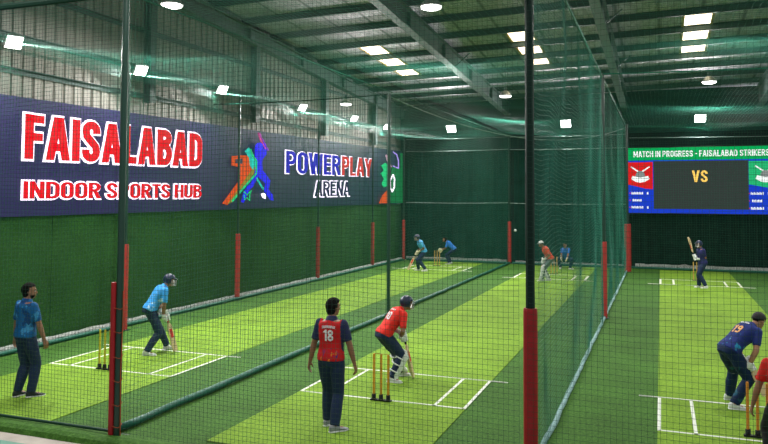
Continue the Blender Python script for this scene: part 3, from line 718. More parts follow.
PL = [(-9.38, 12.32, 7.0, 'bright pendant lamp at the top of the photo above the left lane'), (-4.4, 14.25, 7.0, 'bright pendant lamp at the top of the photo above the middle lane'),
      (-11.17, 25.24, 6.6, 'small dim pendant lamp by the left wall column'), (-5.3, 26.4, 6.8, 'small pendant lamp left of the thick near dark pole'), (1.48, 25.3, 6.8, 'small pendant lamp above the scoreboard')]
KP = 330
for x, y, z, lab in PL:
    pendant(x, y, z, lab); area((x, y, z - .08), (x, y, 0), .45, KP if x > -11 else KP * .3)
for x, y in ((1.4, 14.5), (1.4, 7), (-4.4, 6.5), (-9.4, 5.5), (6.5, 14), (6.5, 22)):  # unseen extra lamps, added to even out the light over the lanes
    pendant(x, y, 7.1, 'added unseen pendant lamp above x%d y%d' % (x, y)).__setitem__('label', {(1.4, 14.5): 'added unseen pendant lamp above the near half of the right lane', (1.4, 7): 'added unseen pendant lamp above the front edge of the right lane', (-4.4, 6.5): 'added unseen pendant lamp above the front edge of the middle lane', (-9.4, 5.5): 'added unseen pendant lamp above the front edge of the left lane', (6.5, 14): 'nearer added unseen pendant lamp beyond the right lane', (6.5, 22): 'farther added unseen pendant lamp beyond the right lane'}[(x, y)])
    area((x, y, 7.02), (x, y, 0), .45, KP * (.5 if y < 8 else .8))
def flood(x, y, z, aim, label, power, w=.3, h=.2):
    t = thing('floodlight', label, 'floodlight', (x, y, z))
    d = (V(aim) - V((x, y, z))).normalized(); q = d.to_track_quat('Y', 'Z').to_matrix()
    def tr(bm):
        for v in bm.verts: v.co = q @ v.co
    bm = bmesh.new(); box(bm, (-w / 2 - .02, -.06, -h / 2 - .02), (w / 2 + .02, .0, h / 2 + .02)); tr(bm); mesh_obj('lamp_housing', bm, M_alu, t)
    bm = bmesh.new(); box(bm, (-w / 2, .0, -h / 2), (w / 2, .012, h / 2)); tr(bm); mesh_obj('lamp_lens', bm, M_flood, t)
    bm = bmesh.new(); tube(bm, [(-w / 2 - .03, -.03, 0), (-w / 2 - .03, -.09, .0), (0, -.14, .0), (w / 2 + .03, -.09, 0), (w / 2 + .03, -.03, 0)], .01, 6); tr(bm); mesh_obj('bracket', bm, M_steel, t)
    bm = bmesh.new(); e = V((-.58, 0, .02)) if x < -11 else V((0, .68, .02)); tube(bm, [d * -.14, e], .018, 6); mesh_obj('mounting_arm', bm, M_steel, t)
    p = V((x, y, z)) + d * .03
    area(p, aim, w, power, (1, .98, .95), sy=h)
KF = 300
for i, (y, z) in enumerate(((10.48, 6.01), (14.14, 6.07), (17.6, 6.09), (22.55, 6.16), (27.09, 6.24), (30.85, 6.26))):
    lab = ('leftmost, above the F of the red lettering', 'just right of the near dark green pole', 'between the near pole and the lit batsman emblem', 'above the W of the blue lettering', 'above the end of the blue and red lettering', 'farthest one, nearest the back wall')[i]
    flood(-11.62, y, z, (-6.5, y - 2.5, 1.2), 'square floodlight on the left wall, ' + lab, KF, .27, .25)
for i, (x, z) in enumerate(((-9.4, 6.37), (-4.02, 6.45), (1.6, 6.49))):
    flood(x, 33.75, z, (x, 25.5, 1.0), 'floodlight high on the back wall above the %s lane' % names[i], KF, .42, .34)

# ------------------------------------------------------------------ people
def remesh(bm, name, voxel, smooth=3, fold=0, fscale=9, seed=0):
    me = bpy.data.meshes.new(name); bmesh.ops.recalc_face_normals(bm, faces=bm.faces); bm.to_mesh(me); bm.free()
    o = bpy.data.objects.new(name, me); C.objects.link(o)
    m = o.modifiers.new('r', 'REMESH'); m.mode = 'VOXEL'; m.voxel_size = voxel
    s = o.modifiers.new('s', 'SMOOTH'); s.factor = .5; s.iterations = smooth
    bpy.context.view_layer.update()
    dg = bpy.context.evaluated_depsgraph_get(); out = bpy.data.meshes.new_from_object(o.evaluated_get(dg))
    bpy.data.objects.remove(o); bpy.data.meshes.remove(me)
    if fold:
        ns = [v.normal.copy() for v in out.vertices]
        for v, nn in zip(out.vertices, ns):
            c = v.co * fscale; f = noise.noise(V((c.x, c.y, c.z * .55 + seed))) + .5 * noise.noise(V((c.x * 2.1, c.y * 2.1, c.z * 1.3 + seed)))
            v.co += nn * f * fold
    out.polygons.foreach_set('use_smooth', [True] * len(out.polygons)); out.update()
    return out
def ik(a, c, l1, l2, pole):
    a, c, pole = V(a), V(c), V(pole); d = c - a; L = min(d.length, (l1 + l2) * .999); dn = d.normalized()
    x = (l1 * l1 - l2 * l2 + L * L) / (2 * L); h = math.sqrt(max(0, l1 * l1 - x * x))
    p = pole - dn * pole.dot(dn); p.normalize()
    return a + dn * x + p * h, a + dn * L
def rotm(yaw=0, pitch=0, roll=0):
    return Matrix.Rotation(yaw, 3, 'Z') @ Matrix.Rotation(pitch, 3, 'X') @ Matrix.Rotation(roll, 3, 'Y')
def hand_open(bm, w, d, pn, th, k=1.0, curl=.35, s=1):
    """w wrist, d direction, pn palm normal, th thumb-side direction"""
    d = V(d).normalized(); pn = V(pn); pn = (pn - d * pn.dot(d)).normalized(); th = V(th); th = (th - d * th.dot(d) - pn * th.dot(pn)).normalized()
    R = [ell(w + d * a, th, pn, rx, ry, 14, .85) for a, rx, ry in ((-.02, .026 * k, .020 * k), (.02, .032 * k, .019 * k), (.055, .041 * k, .017 * k), (.088, .040 * k, .013 * k))]
    rings(bm, R)
    for i, (off, ln) in enumerate(((.030, .070), (.010, .078), (-.010, .073), (-.029, .058))):
        p = w + d * .080 + th * off * k; ang = .10 + curl * (.6 + .25 * i); dd = (d + th * (off * 2.6)).normalized()
        for q, (f, rr) in enumerate(((.45, .0095), (.31, .0088), (.24, .0078))):
            e = p + (dd * math.cos(ang) + pn * math.sin(ang)) * ln * f * (1 + .1 * k); limb(bm, p, e, rr * k, rr * .93 * k); p = e; ang += curl
    p = w + d * .025 + th * .026 * k; e = p + (d * .6 + th * .65 + pn * .35).normalized() * .042; limb(bm, p, e, .0125 * k, .011 * k)
    limb(bm, e, e + (d * .9 + th * .15 + pn * .4).normalized() * .036, .0108 * k, .009 * k)
def hand_grip(bm, c, ax, side, k=1.0, hr=.018):
    """hand closed round a handle: c point on handle axis, ax axis dir (towards little finger), side = from handle to back of palm"""
    ax = V(ax).normalized(); side = V(side); side = (side - ax * side.dot(ax)).normalized(); t = ax.cross(side)
    R = [ell(c + ax * a + side * (hr + .014 * k), side, t, .014 * k, .030 * k, 12) for a in (-.045, -.02, .02, .045)]
    rings(bm, R)
    for i, off in enumerate((-.034, -.011, .012, .034)):
        p = None
        for q in range(6):
            a = .7 + q * .72; rr = hr + .011 * k
            e = c + ax * off + (side * math.cos(a) + t * math.sin(a)) * rr
            if p is not None: limb(bm, p, e, .0102 * k, .0098 * k)
            p = e
    p = None
    for q in range(4):
        a = -.7 - q * .6; e = c + ax * (-.045 - .004 * q) + (side * math.cos(a) + t * math.sin(a)) * (hr + .012 * k)
        if p is not None: limb(bm, p, e, .0118 * k, .011 * k)
        p = e
def make_bat(top, tip, face, label, red=None):
    """top: end of handle, tip: toe of the blade (world); face: direction the blade face looks"""
    top, tip = V(top), V(tip); d = (tip - top).normalized(); L = (tip - top).length; k = L / .86
    t = thing('cricket_bat', label, 'cricket bat', tip)
    f = V(face); f = (f - d * f.dot(d)).normalized(); s = d.cross(f)
    def ring(dist, w, th, sp):   # cross-section: flat face, spined back
        c = top + d * dist * k - tip
        return [c + f * .018 - s * w, c + f * .02, c + f * .018 + s * w, c + s * w - f * th * .4, c - f * (th + sp), c - s * w - f * th * .4]
    bm = bmesh.new()
    rings(bm, [ring(.285, .018, .01, .004), ring(.31, .04, .012, .008), ring(.35, .052, .014, .012), ring(.6, .054, .018, .026), ring(.75, .054, .018, .03), ring(.83, .052, .014, .015), ring(.86, .040, .01, .006)])
    mesh_obj('blade', bm, M_wood, t)
    bm = bmesh.new(); tube(bm, [top - tip, top + d * .30 * k - tip], .015, 10); mesh_obj('handle', bm, M_wood, t)
    bm = bmesh.new(); tube(bm, [top + d * (i * .027) * k - tip for i in range(11)], [.0195, .0175] * 5 + [.0185], 10); mesh_obj('grip', bm, red or M_grip, t)
    bm = bmesh.new(); c = top - tip
    rings(bm, [[c + d * a * k + f * .0225 - s * .03, c + d * a * k + f * .0225 + s * .03, c + d * a * k + f * .0205 + s * .03, c + d * a * k + f * .0205 - s * .03] for a in (.40, .58)])
    mesh_obj('bat_sticker', bm, M_red, t)
    return t
def person(pos, yaw, label, pel, lean, shirt, trous, feet, hands, head=(0, 0), vox=.008, scale=1.0, leanside=0, twist=0, sleeve=None, hat='hair', gloves=None, pads=False,
           skin=None, shoe=M_white, sleevelen=.8, beard=False, number=None, grip=None, kneeout=.15, elbow=None, collar=None, curve=.25, sleevem=None, hatm=None, shoem=None, toes=(0, 0)):
    skin = skin or M_skin
    t = thing('person', label, 'person', pos, yaw)
    S = scale; P0 = V(pel)
    # torso frames along the spine
    fr = []
    n = 8; p = P0.copy()
    Lsp = .50 * S
    for i in range(n + 1):
        f = i / n; a = math.radians(lean) * (1 + curve * (f * 2 - 1)); b = math.radians(leanside) * f
        tw = math.radians(twist) * f
        m = Matrix.Rotation(-tw, 3, 'Z') @ Matrix.Rotation(b, 3, 'Y') @ Matrix.Rotation(-a, 3, 'X')
        fr.append((p.copy(), m @ V((1, 0, 0)), m @ V((0, 1, 0)), m @ V((0, 0, 1)))); p = p + fr[-1][3] * (Lsp / n)
    def at(f):
        x = max(0, min(n - 1e-6, f * n)); i = int(x); r = x - i; A, B_ = fr[i], fr[min(i + 1, n)]
        return [A[k].lerp(B_[k], r) for k in range(4)]
    nb = at(1.0)
    def torso(bm, add, f0=-.18, f1=1.0, prof=None, hem=0):
        R = []
        # (f, half width, half depth, forward offset)
        for f, w, dd, o in ((-.20, .150, .105, -.01), (-.08, .172, .118, -.012), (.06, .165, .112, -.008), (.22, .148, .10, .0), (.38, .148, .102, .004), (.55, .165, .112, .006), (.72, .180, .118, .004), (.86, .180, .108, -.006), (.95, .135, .085, -.012), (1.0, .07, .062, -.01)):
            if f < f0 or f > f1: continue
            c, u, v, w_ = at(max(f, 0)); c = c + w_ * (min(f, 0) * Lsp)
            R.append(ell(c + v * o * S, u, v, (w + add) * S, (dd + add) * S, 22, .88))
        rings(bm, R)
    sh = []
    for s in (-1, 1):
        c, u, v, w_ = at(.86); sh.append(c + u * (s * .165 * S) + w_ * .01)
    # neck & head
    hyaw, hpitch = math.radians(head[0]), math.radians(head[1])
    nd = (nb[3] * .6 + V((0, 0, .5)) + V((0, .12, 0))).normalized()
    hb = nb[0] + nd * .062 * S
    HM = rotm(hyaw, -hpitch, 0)
    hc = hb + nd * .085 * S + HM @ V((0, .022, 0))
    S0 = S
    def hp(x, y, z): return hc + HM @ (V((x, y, z)) * S0 * 1.0)
    S = S0
    # limbs
    hips = [P0 + nb[1] * 0 + fr[0][1] * (s * .088 * S) - V((0, 0, .05 * S)) for s in (-1, 1)]
    knees, ankles = [], []
    for s, h, f in zip((-1, 1), hips, feet):
        k, a = ik(h, V((f[0], f[1], .085 * S)) if len(f) == 2 else V(f), .44 * S, .42 * S, (s * kneeout, 1, .0)); knees.append(k); ankles.append(a)
    elbows, wrists = [], []
    for i, (s, h) in enumerate(zip((-1, 1), hands)):
        pl = elbow[i] if elbow else (s * .5, -.7, -.3)
        e, w = ik(sh[i], V(h), .29 * S, .26 * S, pl); elbows.append(e); wrists.append(w)
    # ---- body
    bm = bmesh.new()
    torso(bm, 0)
    cone(bm, nb[0] - nd * .06 * S, hb + nd * .05 * S, .062 * S, .054 * S)
    ball(bm, hp(0, -.012, .035), 1, (.077 * S, .096 * S, .088 * S), HM)
    ball(bm, hp(0, .020, -.028), 1, (.060 * S, .066 * S, .078 * S), HM)
    ball(bm, hp(0, .050, -.082), 1, (.030 * S, .030 * S, .026 * S), HM)
    limb(bm, hp(0, .083, .018), hp(0, .102, -.022), .008 * S, .0135 * S)
    ball(bm, hp(0, .083, -.055), 1, (.023 * S, .012 * S, .010 * S), HM)
    ball(bm, hp(0, .078, .030), 1, (.052 * S, .018 * S, .012 * S), HM)
    for s in (-1, 1): ball(bm, hp(s * .078, -.012, -.005), 1, (.010 * S, .020 * S, .032 * S), HM)
    for i, s in enumerate((-1, 1)):
        limb(bm, sh[i], elbows[i], .052 * S, .040 * S, (.35, .050 * S)); limb(bm, elbows[i], wrists[i], .041 * S, .026 * S, (.3, .042 * S))
        limb(bm, hips[i], knees[i], .086 * S, .056 * S, (.3, .084 * S)); limb(bm, knees[i], ankles[i], .056 * S, .038 * S, (.3, .056 * S))
        fa = math.radians(toes[i]); fd = Matrix.Rotation(fa, 3, 'Z') @ V((0, 1, 0))
        cone(bm, ankles[i] + V((0, 0, -.03)) - fd * .03, ankles[i] + V((0, 0, -.045)) + fd * .12, .034 * S, .03 * S)
        d = (wrists[i] - elbows[i]).normalized()
        if grip and grip[i]:
            c, ax = V(grip[i][0]), V(grip[i][1]); side = (wrists[i] - c); hand_grip(bm, c, ax, side)
            side = (side - ax.normalized() * side.dot(ax.normalized())).normalized()
            limb(bm, wrists[i], c + side * .032, .026, .024)
        else:
            hand_open(bm, wrists[i], d, (-s, 0, .1), (0, 1, .2), 1.0 * S, .33)
    body = mesh_obj('body', None, skin, t, keep=remesh(bm, 'body', vox, 2))
    # ---- shirt
    bm = bmesh.new(); torso(bm, .020, f1=.96)
    for i in (0, 1):
        e = sh[i].lerp(elbows[i], sleevelen); limb(bm, sh[i], e, .068 * S, .058 * S, (.5, .064 * S), flat=True)
    cone(bm, at(.84)[0] - at(.84)[2] * .018 * S, nb[0] + nd * .040 * S, .115 * S, .069 * S)
    sm = remesh(bm, 'shirt', max(vox, .011), 3, .007, 10, pos[1])
    so = mesh_obj('shirt', None, [shirt, sleevem or shirt], t, keep=sm)
    if sleevem:
        for pg in sm.polygons:
            c = pg.center; best = 0
            for i in (0, 1):
                a = sh[i]; d = elbows[i] - a; tt = (c - a).dot(d) / d.length_squared
                out = (c - at(.86)[0]).dot(fr[-1][1])
                if abs(out) > .155 * S and tt > -.22 and (c - a - d * max(0, min(1, tt))).length < .12: pg.material_index = 1
            if (c - nb[0]).length < .10 * S: pg.material_index = 1
    # ---- trousers
    bm = bmesh.new(); R = []
    for f, w, dd in ((-.24, .135, .105), (-.10, .182, .130), (.05, .170, .122), (.12, .158, .115)):
        c, u, v, w_ = at(max(f, 0)); c = c + w_ * (min(f, 0) * Lsp) - v * .01
        R.append(ell(c, u, v, w * S, dd * S, 20, .9))
    rings(bm, R)
    for i in (0, 1):
        limb(bm, hips[i], knees[i], .102 * S, .080 * S, (.35, .101 * S))
        e = ankles[i].lerp(knees[i], .0); dn = (ankles[i] - knees[i]).normalized(); limb(bm, knees[i], e, .079 * S, .066 * S, (.5, .077 * S), flat=True)
    mesh_obj('trousers', None, trous, t, keep=remesh(bm, 'trousers', max(vox, .011), 3, .009, 8, pos[0]))
    # ---- shoes
    for i in (0, 1):
        fa = math.radians(toes[i]); fd = Matrix.Rotation(fa, 3, 'Z') @ V((0, 1, 0)); fs = V((fd.y, -fd.x, 0)); up_ = V((0, 0, 1))
        base = ankles[i] - V((0, 0, .085 * S)) - fd * .075 * S
        if len(feet[i]) == 3:
            base = ankles[i] - V((0, 0, .085 * S)) - fd * .075 * S
        R = []
        for a, w, z0, z1 in ((.0, .022, .02, .075), (.015, .034, .02, .10), (.06, .039, .018, .115), (.11, .040, .018, .095), (.16, .045, .018, .065), (.21, .047, .018, .052), (.25, .036, .018, .042), (.272, .016, .02, .034)):
            R.append(ell(base + fd * a * S + up_ * (z0 + z1) / 2 * S, fs, up_, w * S, (z1 - z0) / 2 * S, 14, .8))
        bm = bmesh.new(); rings(bm, R); sho = mesh_obj('shoe', bm, shoem or shoe, t, smooth=True)
        R = []
        for a, w in ((-.006, .02), (.01, .036), (.06, .042), (.11, .041), (.16, .047), (.21, .049), (.255, .037), (.28, .014)):
            R.append(ell(base + fd * a * S + up_ * .0125 * S, fs, up_, w * S, .0125 * S, 14, .6))
        bm = bmesh.new(); rings(bm, R); mesh_obj('sole', bm, M_white, sho, smooth=True)
    # ---- eyes, brows
    for s in (-1, 1):
        bm = bmesh.new(); ball(bm, hp(s * .030, .074, .012), .0115 * S, (1, .8, .8), seg=10); eo = mesh_obj('eye', bm, M_eye, t, smooth=True)
        bm = bmesh.new(); ball(bm, hp(s * .030, .0835, .012), .0048 * S, seg=8); mesh_obj('iris', bm, M_iris, eo, smooth=True)
        bm = bmesh.new(); tube(bm, [hp(s * .014, .092, .033), hp(s * .032, .090, .037), hp(s * .050, .077, .032)], .004 * S, 6); mesh_obj('eyebrow', bm, M_hair, t)
    # ---- hair / beard
    def shell(name, m, pred, sc, cen=(0, -.012, .035), rad=(.077, .096, .088), rough_=.004):
        bm = bmesh.new(); ball(bm, (0, 0, 0), 1, seg=40)
        for v in bm.verts:
            q = v.co.normalized(); k = sc if pred(q) else .86
            loc = V((q.x * rad[0], q.y * rad[1], q.z * rad[2])) * k; loc *= 1 + rough_ * 6 * noise.noise(q * 9)
            v.co = hp(*(loc + V(cen)))
        return mesh_obj(name, bm, m, t, smooth=True)
    if hat in ('hair', 'helmet', 'cap', 'light', 'skullcap'):
        shell('hair', M_hair if hat != 'light' else mat('sandy_hair', (.35, .25, .15, 1)), lambda q: (q.z > .35 + .25 * q.y) or (q.y < .12 and q.z > -.45 - .3 * (q.y < -.5)) and not (abs(q.x) > .9 and q.z < -.3), 1.22 if hat == 'hair' else 1.03)
        if hat == 'hair':
            bm = bmesh.new(); ball(bm, hp(0, -.050, -.022), 1, (.076 * S, .056 * S, .085 * S), HM, 16); mesh_obj('nape_hair', bm, M_hair, t, smooth=True)
    if beard: shell('beard', M_hair, lambda q: q.z < -.30 and q.y > -.15 and not (abs(q.x) < .35 and -.62 < q.z), 1.05, (0, .020, -.028), (.060, .066, .078))
    hm = hatm or M_navyh
    if hat == 'helmet':
        hl = shell('helmet', hm, lambda q: q.z > .02 + .12 * (q.y > .2) or (q.y < .35 and q.z > -.75), 1.31, rough_=0)
        bm = bmesh.new(); R = []
        for a, w, z in ((.06, .092, .058), (.10, .088, .054), (.135, .070, .044), (.155, .035, .036)):
            R.append(ell(hp(0, a, z), HM @ V((1, 0, 0)), HM @ V((0, 0, 1)), w * S, .007 * S, 14))
        rings(bm, R); mesh_obj('helmet_peak', bm, hm, t, smooth=True)
        gr = bmesh.new()
        for z in (.005, -.025, -.055, -.085):
            tube(gr, [hp(math.sin(a) * .098, -.005 + math.cos(a) * .135, z) for a in [(-1.35 + 2.7 * i / 10) for i in range(11)]], .0045 * S, 5)
        for a in (-.8, 0, .8): tube(gr, [hp(math.sin(a) * .098, -.005 + math.cos(a) * .135, z) for z in (.02, -.085)], .004 * S, 5)
        mesh_obj('face_grille', gr, M_grille, t)
    elif hat == 'skullcap': shell('cap', hm, lambda q: q.z > .05 or (q.y < 0 and q.z > -.35), 1.17, rough_=0)
    elif hat == 'cap':
        shell('cap', hm, lambda q: q.z > .12, 1.16, rough_=0)
        bm = bmesh.new(); R = [ell(hp(0, a, z), HM @ V((1, 0, 0)), HM @ V((0, 0, 1)), w * S, .005 * S, 14) for a, w, z in ((.06, .075, .05), (.11, .066, .046), (.15, .035, .038))]
        rings(bm, R); mesh_obj('cap_peak', bm, hm, t, smooth=True)
    # ---- gloves
    if gloves:
        for i, s in enumerate((-1, 1)):
            bm = bmesh.new(); d = (wrists[i] - elbows[i]).normalized()
            if grip and grip[i]:
                c, ax = V(grip[i][0]), V(grip[i][1]); side = (wrists[i] - c); hand_grip(bm, c, ax, side, 1.75, .018)
                side = (side - ax.normalized() * side.dot(ax.normalized())).normalized()
                limb(bm, c + side * .04, wrists[i], .038, .040)
            else:
                hand_open(bm, wrists[i] + d * .0, d, (-s, .2, .1), (0, .3, 1), 1.9, .25)
            cone(bm, wrists[i] - d * .07 * S, wrists[i] + d * .02, .046 * S, .038 * S)
            mesh_obj('glove', None, gloves, t, keep=remesh(bm, 'glove', .009, 2))
    # ---- leg guards
    if pads:
        for i in (0, 1):
            a, k, h = ankles[i], knees[i], hips[i]; dn = (k - a).normalized(); f = (V((0, 1, 0)) - dn * dn.y).normalized(); sd = dn.cross(f)
            bm = bmesh.new(); R = []
            for q in range(13):
                x = q / 12; c = a + dn * (.46 * S * x * 1.0 - .02); fo = .035 + (.025 if x < .12 else 0)
                th = .062 + .006 * math.sin(q * PI)
                if x > .72: th += .016 * abs(math.sin((x - .72) * 28))
                R.append(ell(c + f * fo * S, sd, f, (.078 + .02 * x) * S, th * S, 16, .75))
            tp = h - k; tp = tp.normalized()
            for x in (.06, .13): R.append(ell(k + (dn * .6 + tp * .6) * x * S + f * .055 * S, sd, f, (.098 - x * .2) * S, .04 * S, 16, .75))
            rings(bm, R); pg = mesh_obj('leg_guard', bm, M_white, t, smooth=True)
            for x in (.12, .24, .36):
                bm = bmesh.new(); c = a + dn * x * S; pp = [c + (sd * math.cos(q) * .098 + f * math.sin(q) * .09) * S for q in [PI + PI * j / 8 for j in range(9)]]
                tube(bm, pp, .012, 6); mesh_obj('strap', bm, M_white, pg)
    # ---- printed number and name on the back
    if number:
        dg = bpy.context.evaluated_depsgraph_get(); bvh = BVHTree.FromPolygons([v.co for v in sm.vertices], [pg.vertices[:] for pg in sm.polygons])
        for txt, f0, hh, ww, m_, arc in number:
            me = text_mesh(txt, ww, hh, .001, sw=.17)
            bmx = bmesh.new(); bmx.from_mesh(me)
            bmesh.ops.subdivide_edges(bmx, edges=[e for e in bmx.edges if e.calc_length() > .02], cuts=2, use_grid_fill=False); bmx.to_mesh(me); bmx.free()
            for v in me.vertices:
                lx, lz = v.co.x - ww / 2, v.co.y - hh / 2
                c, u, w2, w_ = at(f0); o = c + u * lx * S + w_ * (lz - arc * lx * lx) * S - w2 * .5
                hit = bvh.ray_cast(o, w2)
                base = hit[0] if hit[0] else c - w2 * .13
                v.co = base - w2 * (.004 + (v.co.z + .001) * 1)
            mesh_obj('printed_number' if len(txt) < 4 else 'printed_name', None, m_, t, keep=me)
    return t
def wl(pos, yaw, w):
    """world point -> person frame"""
    c, s = math.cos(-yaw), math.sin(-yaw); dx, dy = w[0] - pos[0], w[1] - pos[1]
    return (dx * c - dy * s, dx * s + dy * c, w[2] if len(w) > 2 else 0)
def hold(pos, yaw, top, tip, offs):
    """grip tuples and wrist targets on a bat handle given in world coordinates"""
    out = []
    a, b = V(wl(pos, yaw, top)), V(wl(pos, yaw, tip)); d = (b - a).normalized()
    return a, d

BLUE1 = blotch('blue_print_shirt', srgb(18, 92, 150), [(srgb(60, 140, 190), .58), (srgb(12, 62, 118), .56)], 9)
BLUE2 = blotch('sky_print_shirt', srgb(60, 155, 225), [(srgb(190, 225, 240), .60)], 14, (1.0, 1.25))
RED18 = blotch('red_jersey', srgb(190, 22, 28), [(srgb(225, 150, 40), .60), (srgb(40, 50, 110), .62)], 13, (.98, 1.12))
NAVYS = mat('navy_sleeve', srgb(26, 34, 74), .7)
RED2 = blotch('scarlet_jersey', srgb(225, 45, 35), [(srgb(200, 28, 25), .58)], 10)
NAVY3 = blotch('navy_print_jersey', srgb(28, 44, 110), [(srgb(30, 130, 170), .60), (srgb(180, 200, 215), .69)], 12, (.95, 1.15))
NAVYT3 = blotch('teal_navy_trousers', srgb(14, 36, 74), [(srgb(18, 80, 105), .60)], 6)
REDM = mat('plain_red_shirt', srgb(205, 25, 20), .7)
BLUEK = mat('royal_blue_shirt', srgb(40, 115, 200), .7)
ORNG = blotch('orange_red_shirt', srgb(215, 75, 50), [(srgb(235, 160, 120), .62)], 8)
NAVYP = mat('dark_navy_shirt', srgb(34, 38, 92), .7, var=.2, vscale=8)
GOLD = mat('gold_print', srgb(225, 170, 110), .6)
GREYSHOE = mat('grey_shoe', (.30, .31, .34, 1), .6); DARKSHOE = mat('dark_shoe', (.02, .022, .03, 1), .6)
R_ = math.radians

# 1. man in the blue T-shirt at the left edge
person((-9.12, 8.60, 0), R_(-8), 'person in a blue T-shirt and navy trousers standing at the left edge', (0, -.01, .955), 1, BLUE1, M_navyt,
       [(-.10, -.05), (.11, .03)], [(-.30, .02, .80), (.30, .12, .80)], head=(-38, 0), hat='hair', beard=True, kneeout=0, shoem=DARKSHOE, sleevelen=.85, elbow=[(-.6, -.6, 0), (.6, -.7, 0)], scale=.985, toes=(5, -25),
       number=[('ABID', .86, .025, .12, M_number, 0)][:0])
# 2. umpire-like man with number 18
person((-4.12, 8.9, 0), R_(4), 'person seen from behind in a red jersey numbered 18 with navy sleeves', (0, 0, .955), 1, RED18, M_navyt,
       [(-.10, .14), (.09, -.10)], [(-.33, .02, .80), (.33, .06, .78)], head=(-28, 2), hat='hair', sleevem=NAVYS, kneeout=0, shoem=GREYSHOE, elbow=[(-.7, -.5, 0), (.7, -.6, 0)], scale=.985, toes=(-10, -45),
       number=[('18', .60, .15, .135, M_number, 0), ('SHAHNAWAZ', .83, .035, .19, M_number, 1.2)])
# batters: pos, yaw, bat
def batter(pos, yaw, top, tip, label, blabel, face, pel, lean, shirt, trous, feetw, offs=(.07, .17), redgrip=None, **kw):
    a, d = hold(pos, yaw, top, tip, offs)
    gL, gR = a + d * offs[0], a + d * offs[1]
    hl = gL - V((0, .085, 0)) * 1.0 + V((-.02, 0, .03)); hr = gR - V((0, .085, 0)) + V((.03, 0, .03))
    if 'wr' in kw:
        w = kw.pop('wr'); hl = gL + V(w[0]); hr = gR + V(w[1])
    feet = [wl(pos, yaw, f)[:2] for f in feetw]
    person(pos, yaw, label, pel, lean, shirt, trous, feet, [hl, hr], grip=[(gL, d), (gR, d)], **kw)
    make_bat(top, tip, face, blabel, redgrip)
# 3. near batter in the left lane
batter((-9.30, 11.9, 0), R_(-35), (-9.12, 11.95, .84), (-8.95, 12.06, .04), 'person batting near the camera in the left lane, sky blue shirt, navy helmet', 'cricket bat held low by the batter in sky blue', (1, -.3, .2),
       (-.0, -.11, .87), 36, BLUE2, M_navyt, [(-9.28, 12.24), (-9.30, 11.64)], head=(-15, 4), hat='helmet', gloves=M_white, toes=(-10, -40), redgrip=M_red, elbow=[(-.5, -.2, -.6), (.6, -.3, -.5)], sleevelen=.85, scale=.97)
# 4. near batter in the middle lane
batter((-4.18, 11.62, 0), R_(-42), (-4.10, 11.68, .86), (-3.96, 11.85, .03), 'person batting in a scarlet jersey with white leg guards in the middle lane', 'cricket bat held low beside white leg guards in the middle lane', (1, .1, .1),
       (-.02, -.22, .80), 44, RED2, M_navyt, [(-4.22, 11.95), (-4.22, 11.48)], head=(-8, 2), hat='helmet', gloves=M_white, pads=True, toes=(-20, -45), elbow=[(-.5, -.2, -.6), (.6, -.3, -.5)], sleevelen=.85, scale=.96,
       number=[('10', .56, .15, .15, M_number, 0), ('SAMEER', .80, .03, .15, M_number, 0)])
# 5. near batter in the right lane
batter((1.10, 12.08, 0), R_(-55), (1.15, 12.0, .74), (1.38, 11.88, .24), 'person batting in a navy and teal jersey near the camera in the right lane', 'cricket bat held by the navy batter beside the right-hand stumps', (.3, -1, .3),
       (-.0, -.22, .86), 56, NAVY3, NAVYT3, [(.94, 12.42), (.96, 11.88)], head=(10, 20), hat='skullcap', hatm=M_black, gloves=M_white, toes=(-10, -30), elbow=[(-.5, -.2, -.6), (.6, -.3, -.5)], sleevelen=.75, scale=1.0, offs=(.05, .15),
       skin=M_skinpale, number=[('19', .56, .15, .15, GOLD, 0), ('WASEEM', .84, .03, .17, M_number, 0)])
# 6. man in red at the right edge
person((1.27, 9.35, 0), R_(6), 'person in a plain red shirt cut by the right edge of the photo', (0, 0, .80), 14, REDM, M_blackt,
       [(-.12, .1), (.14, -.04)], [(-.32, .16, .62), (.32, .1, .66)], head=(0, 0), hat='hair', elbow=[(-.7, -.5, 0), (.7, -.6, 0)], scale=.92, shoem=DARKSHOE)
FV = .014
# 7. far batter, left lane
batter((-9.41, 29.13, 0), R_(125), (-9.52, 29.05, .86), (-9.92, 28.95, .05), 'person batting at the far end of the left lane in a sky blue shirt', 'cricket bat held by the far batter of the left lane', (-.3, -1, .2),
       (0, -.12, .82), 28, mat('sky_blue_shirt', srgb(75, 165, 220), .7, var=.15, vscale=8), M_navyt, [(-9.55, 29.2), (-9.2, 29.1)], head=(0, 5), hat='helmet', gloves=M_cream, vox=FV, scale=.97)
# 8. far keeper, left lane
person((-9.12, 32.65, 0), R_(100), 'person in a blue shirt bent forward behind the far stumps, left lane', (0, -.15, .70), 48, BLUEK, M_navyt,
       [(-.16, .06), (.16, .0)], [(-.10, .42, .66), (.10, .42, .62)], head=(0, -10), hat='hair', gloves=M_cream, vox=FV, scale=.9)
# 9. far batter, middle lane
batter((-4.02, 27.5, 0), R_(110), (-4.12, 27.46, .86), (-4.22, 27.38, .05), 'far batter, a person in an orange shirt and white leg guards, middle lane', 'cricket bat held upright in front of white leg guards at the far end', (-1, -.3, .1),
       (0, -.16, .84), 34, ORNG, mat('grey_green_trousers', (.10, .14, .13, 1), .7), [(-4.15, 27.35), (-3.92, 27.55)], head=(0, 5), hat='cap', hatm=M_white, gloves=M_white, pads=True, vox=FV, scale=.95)
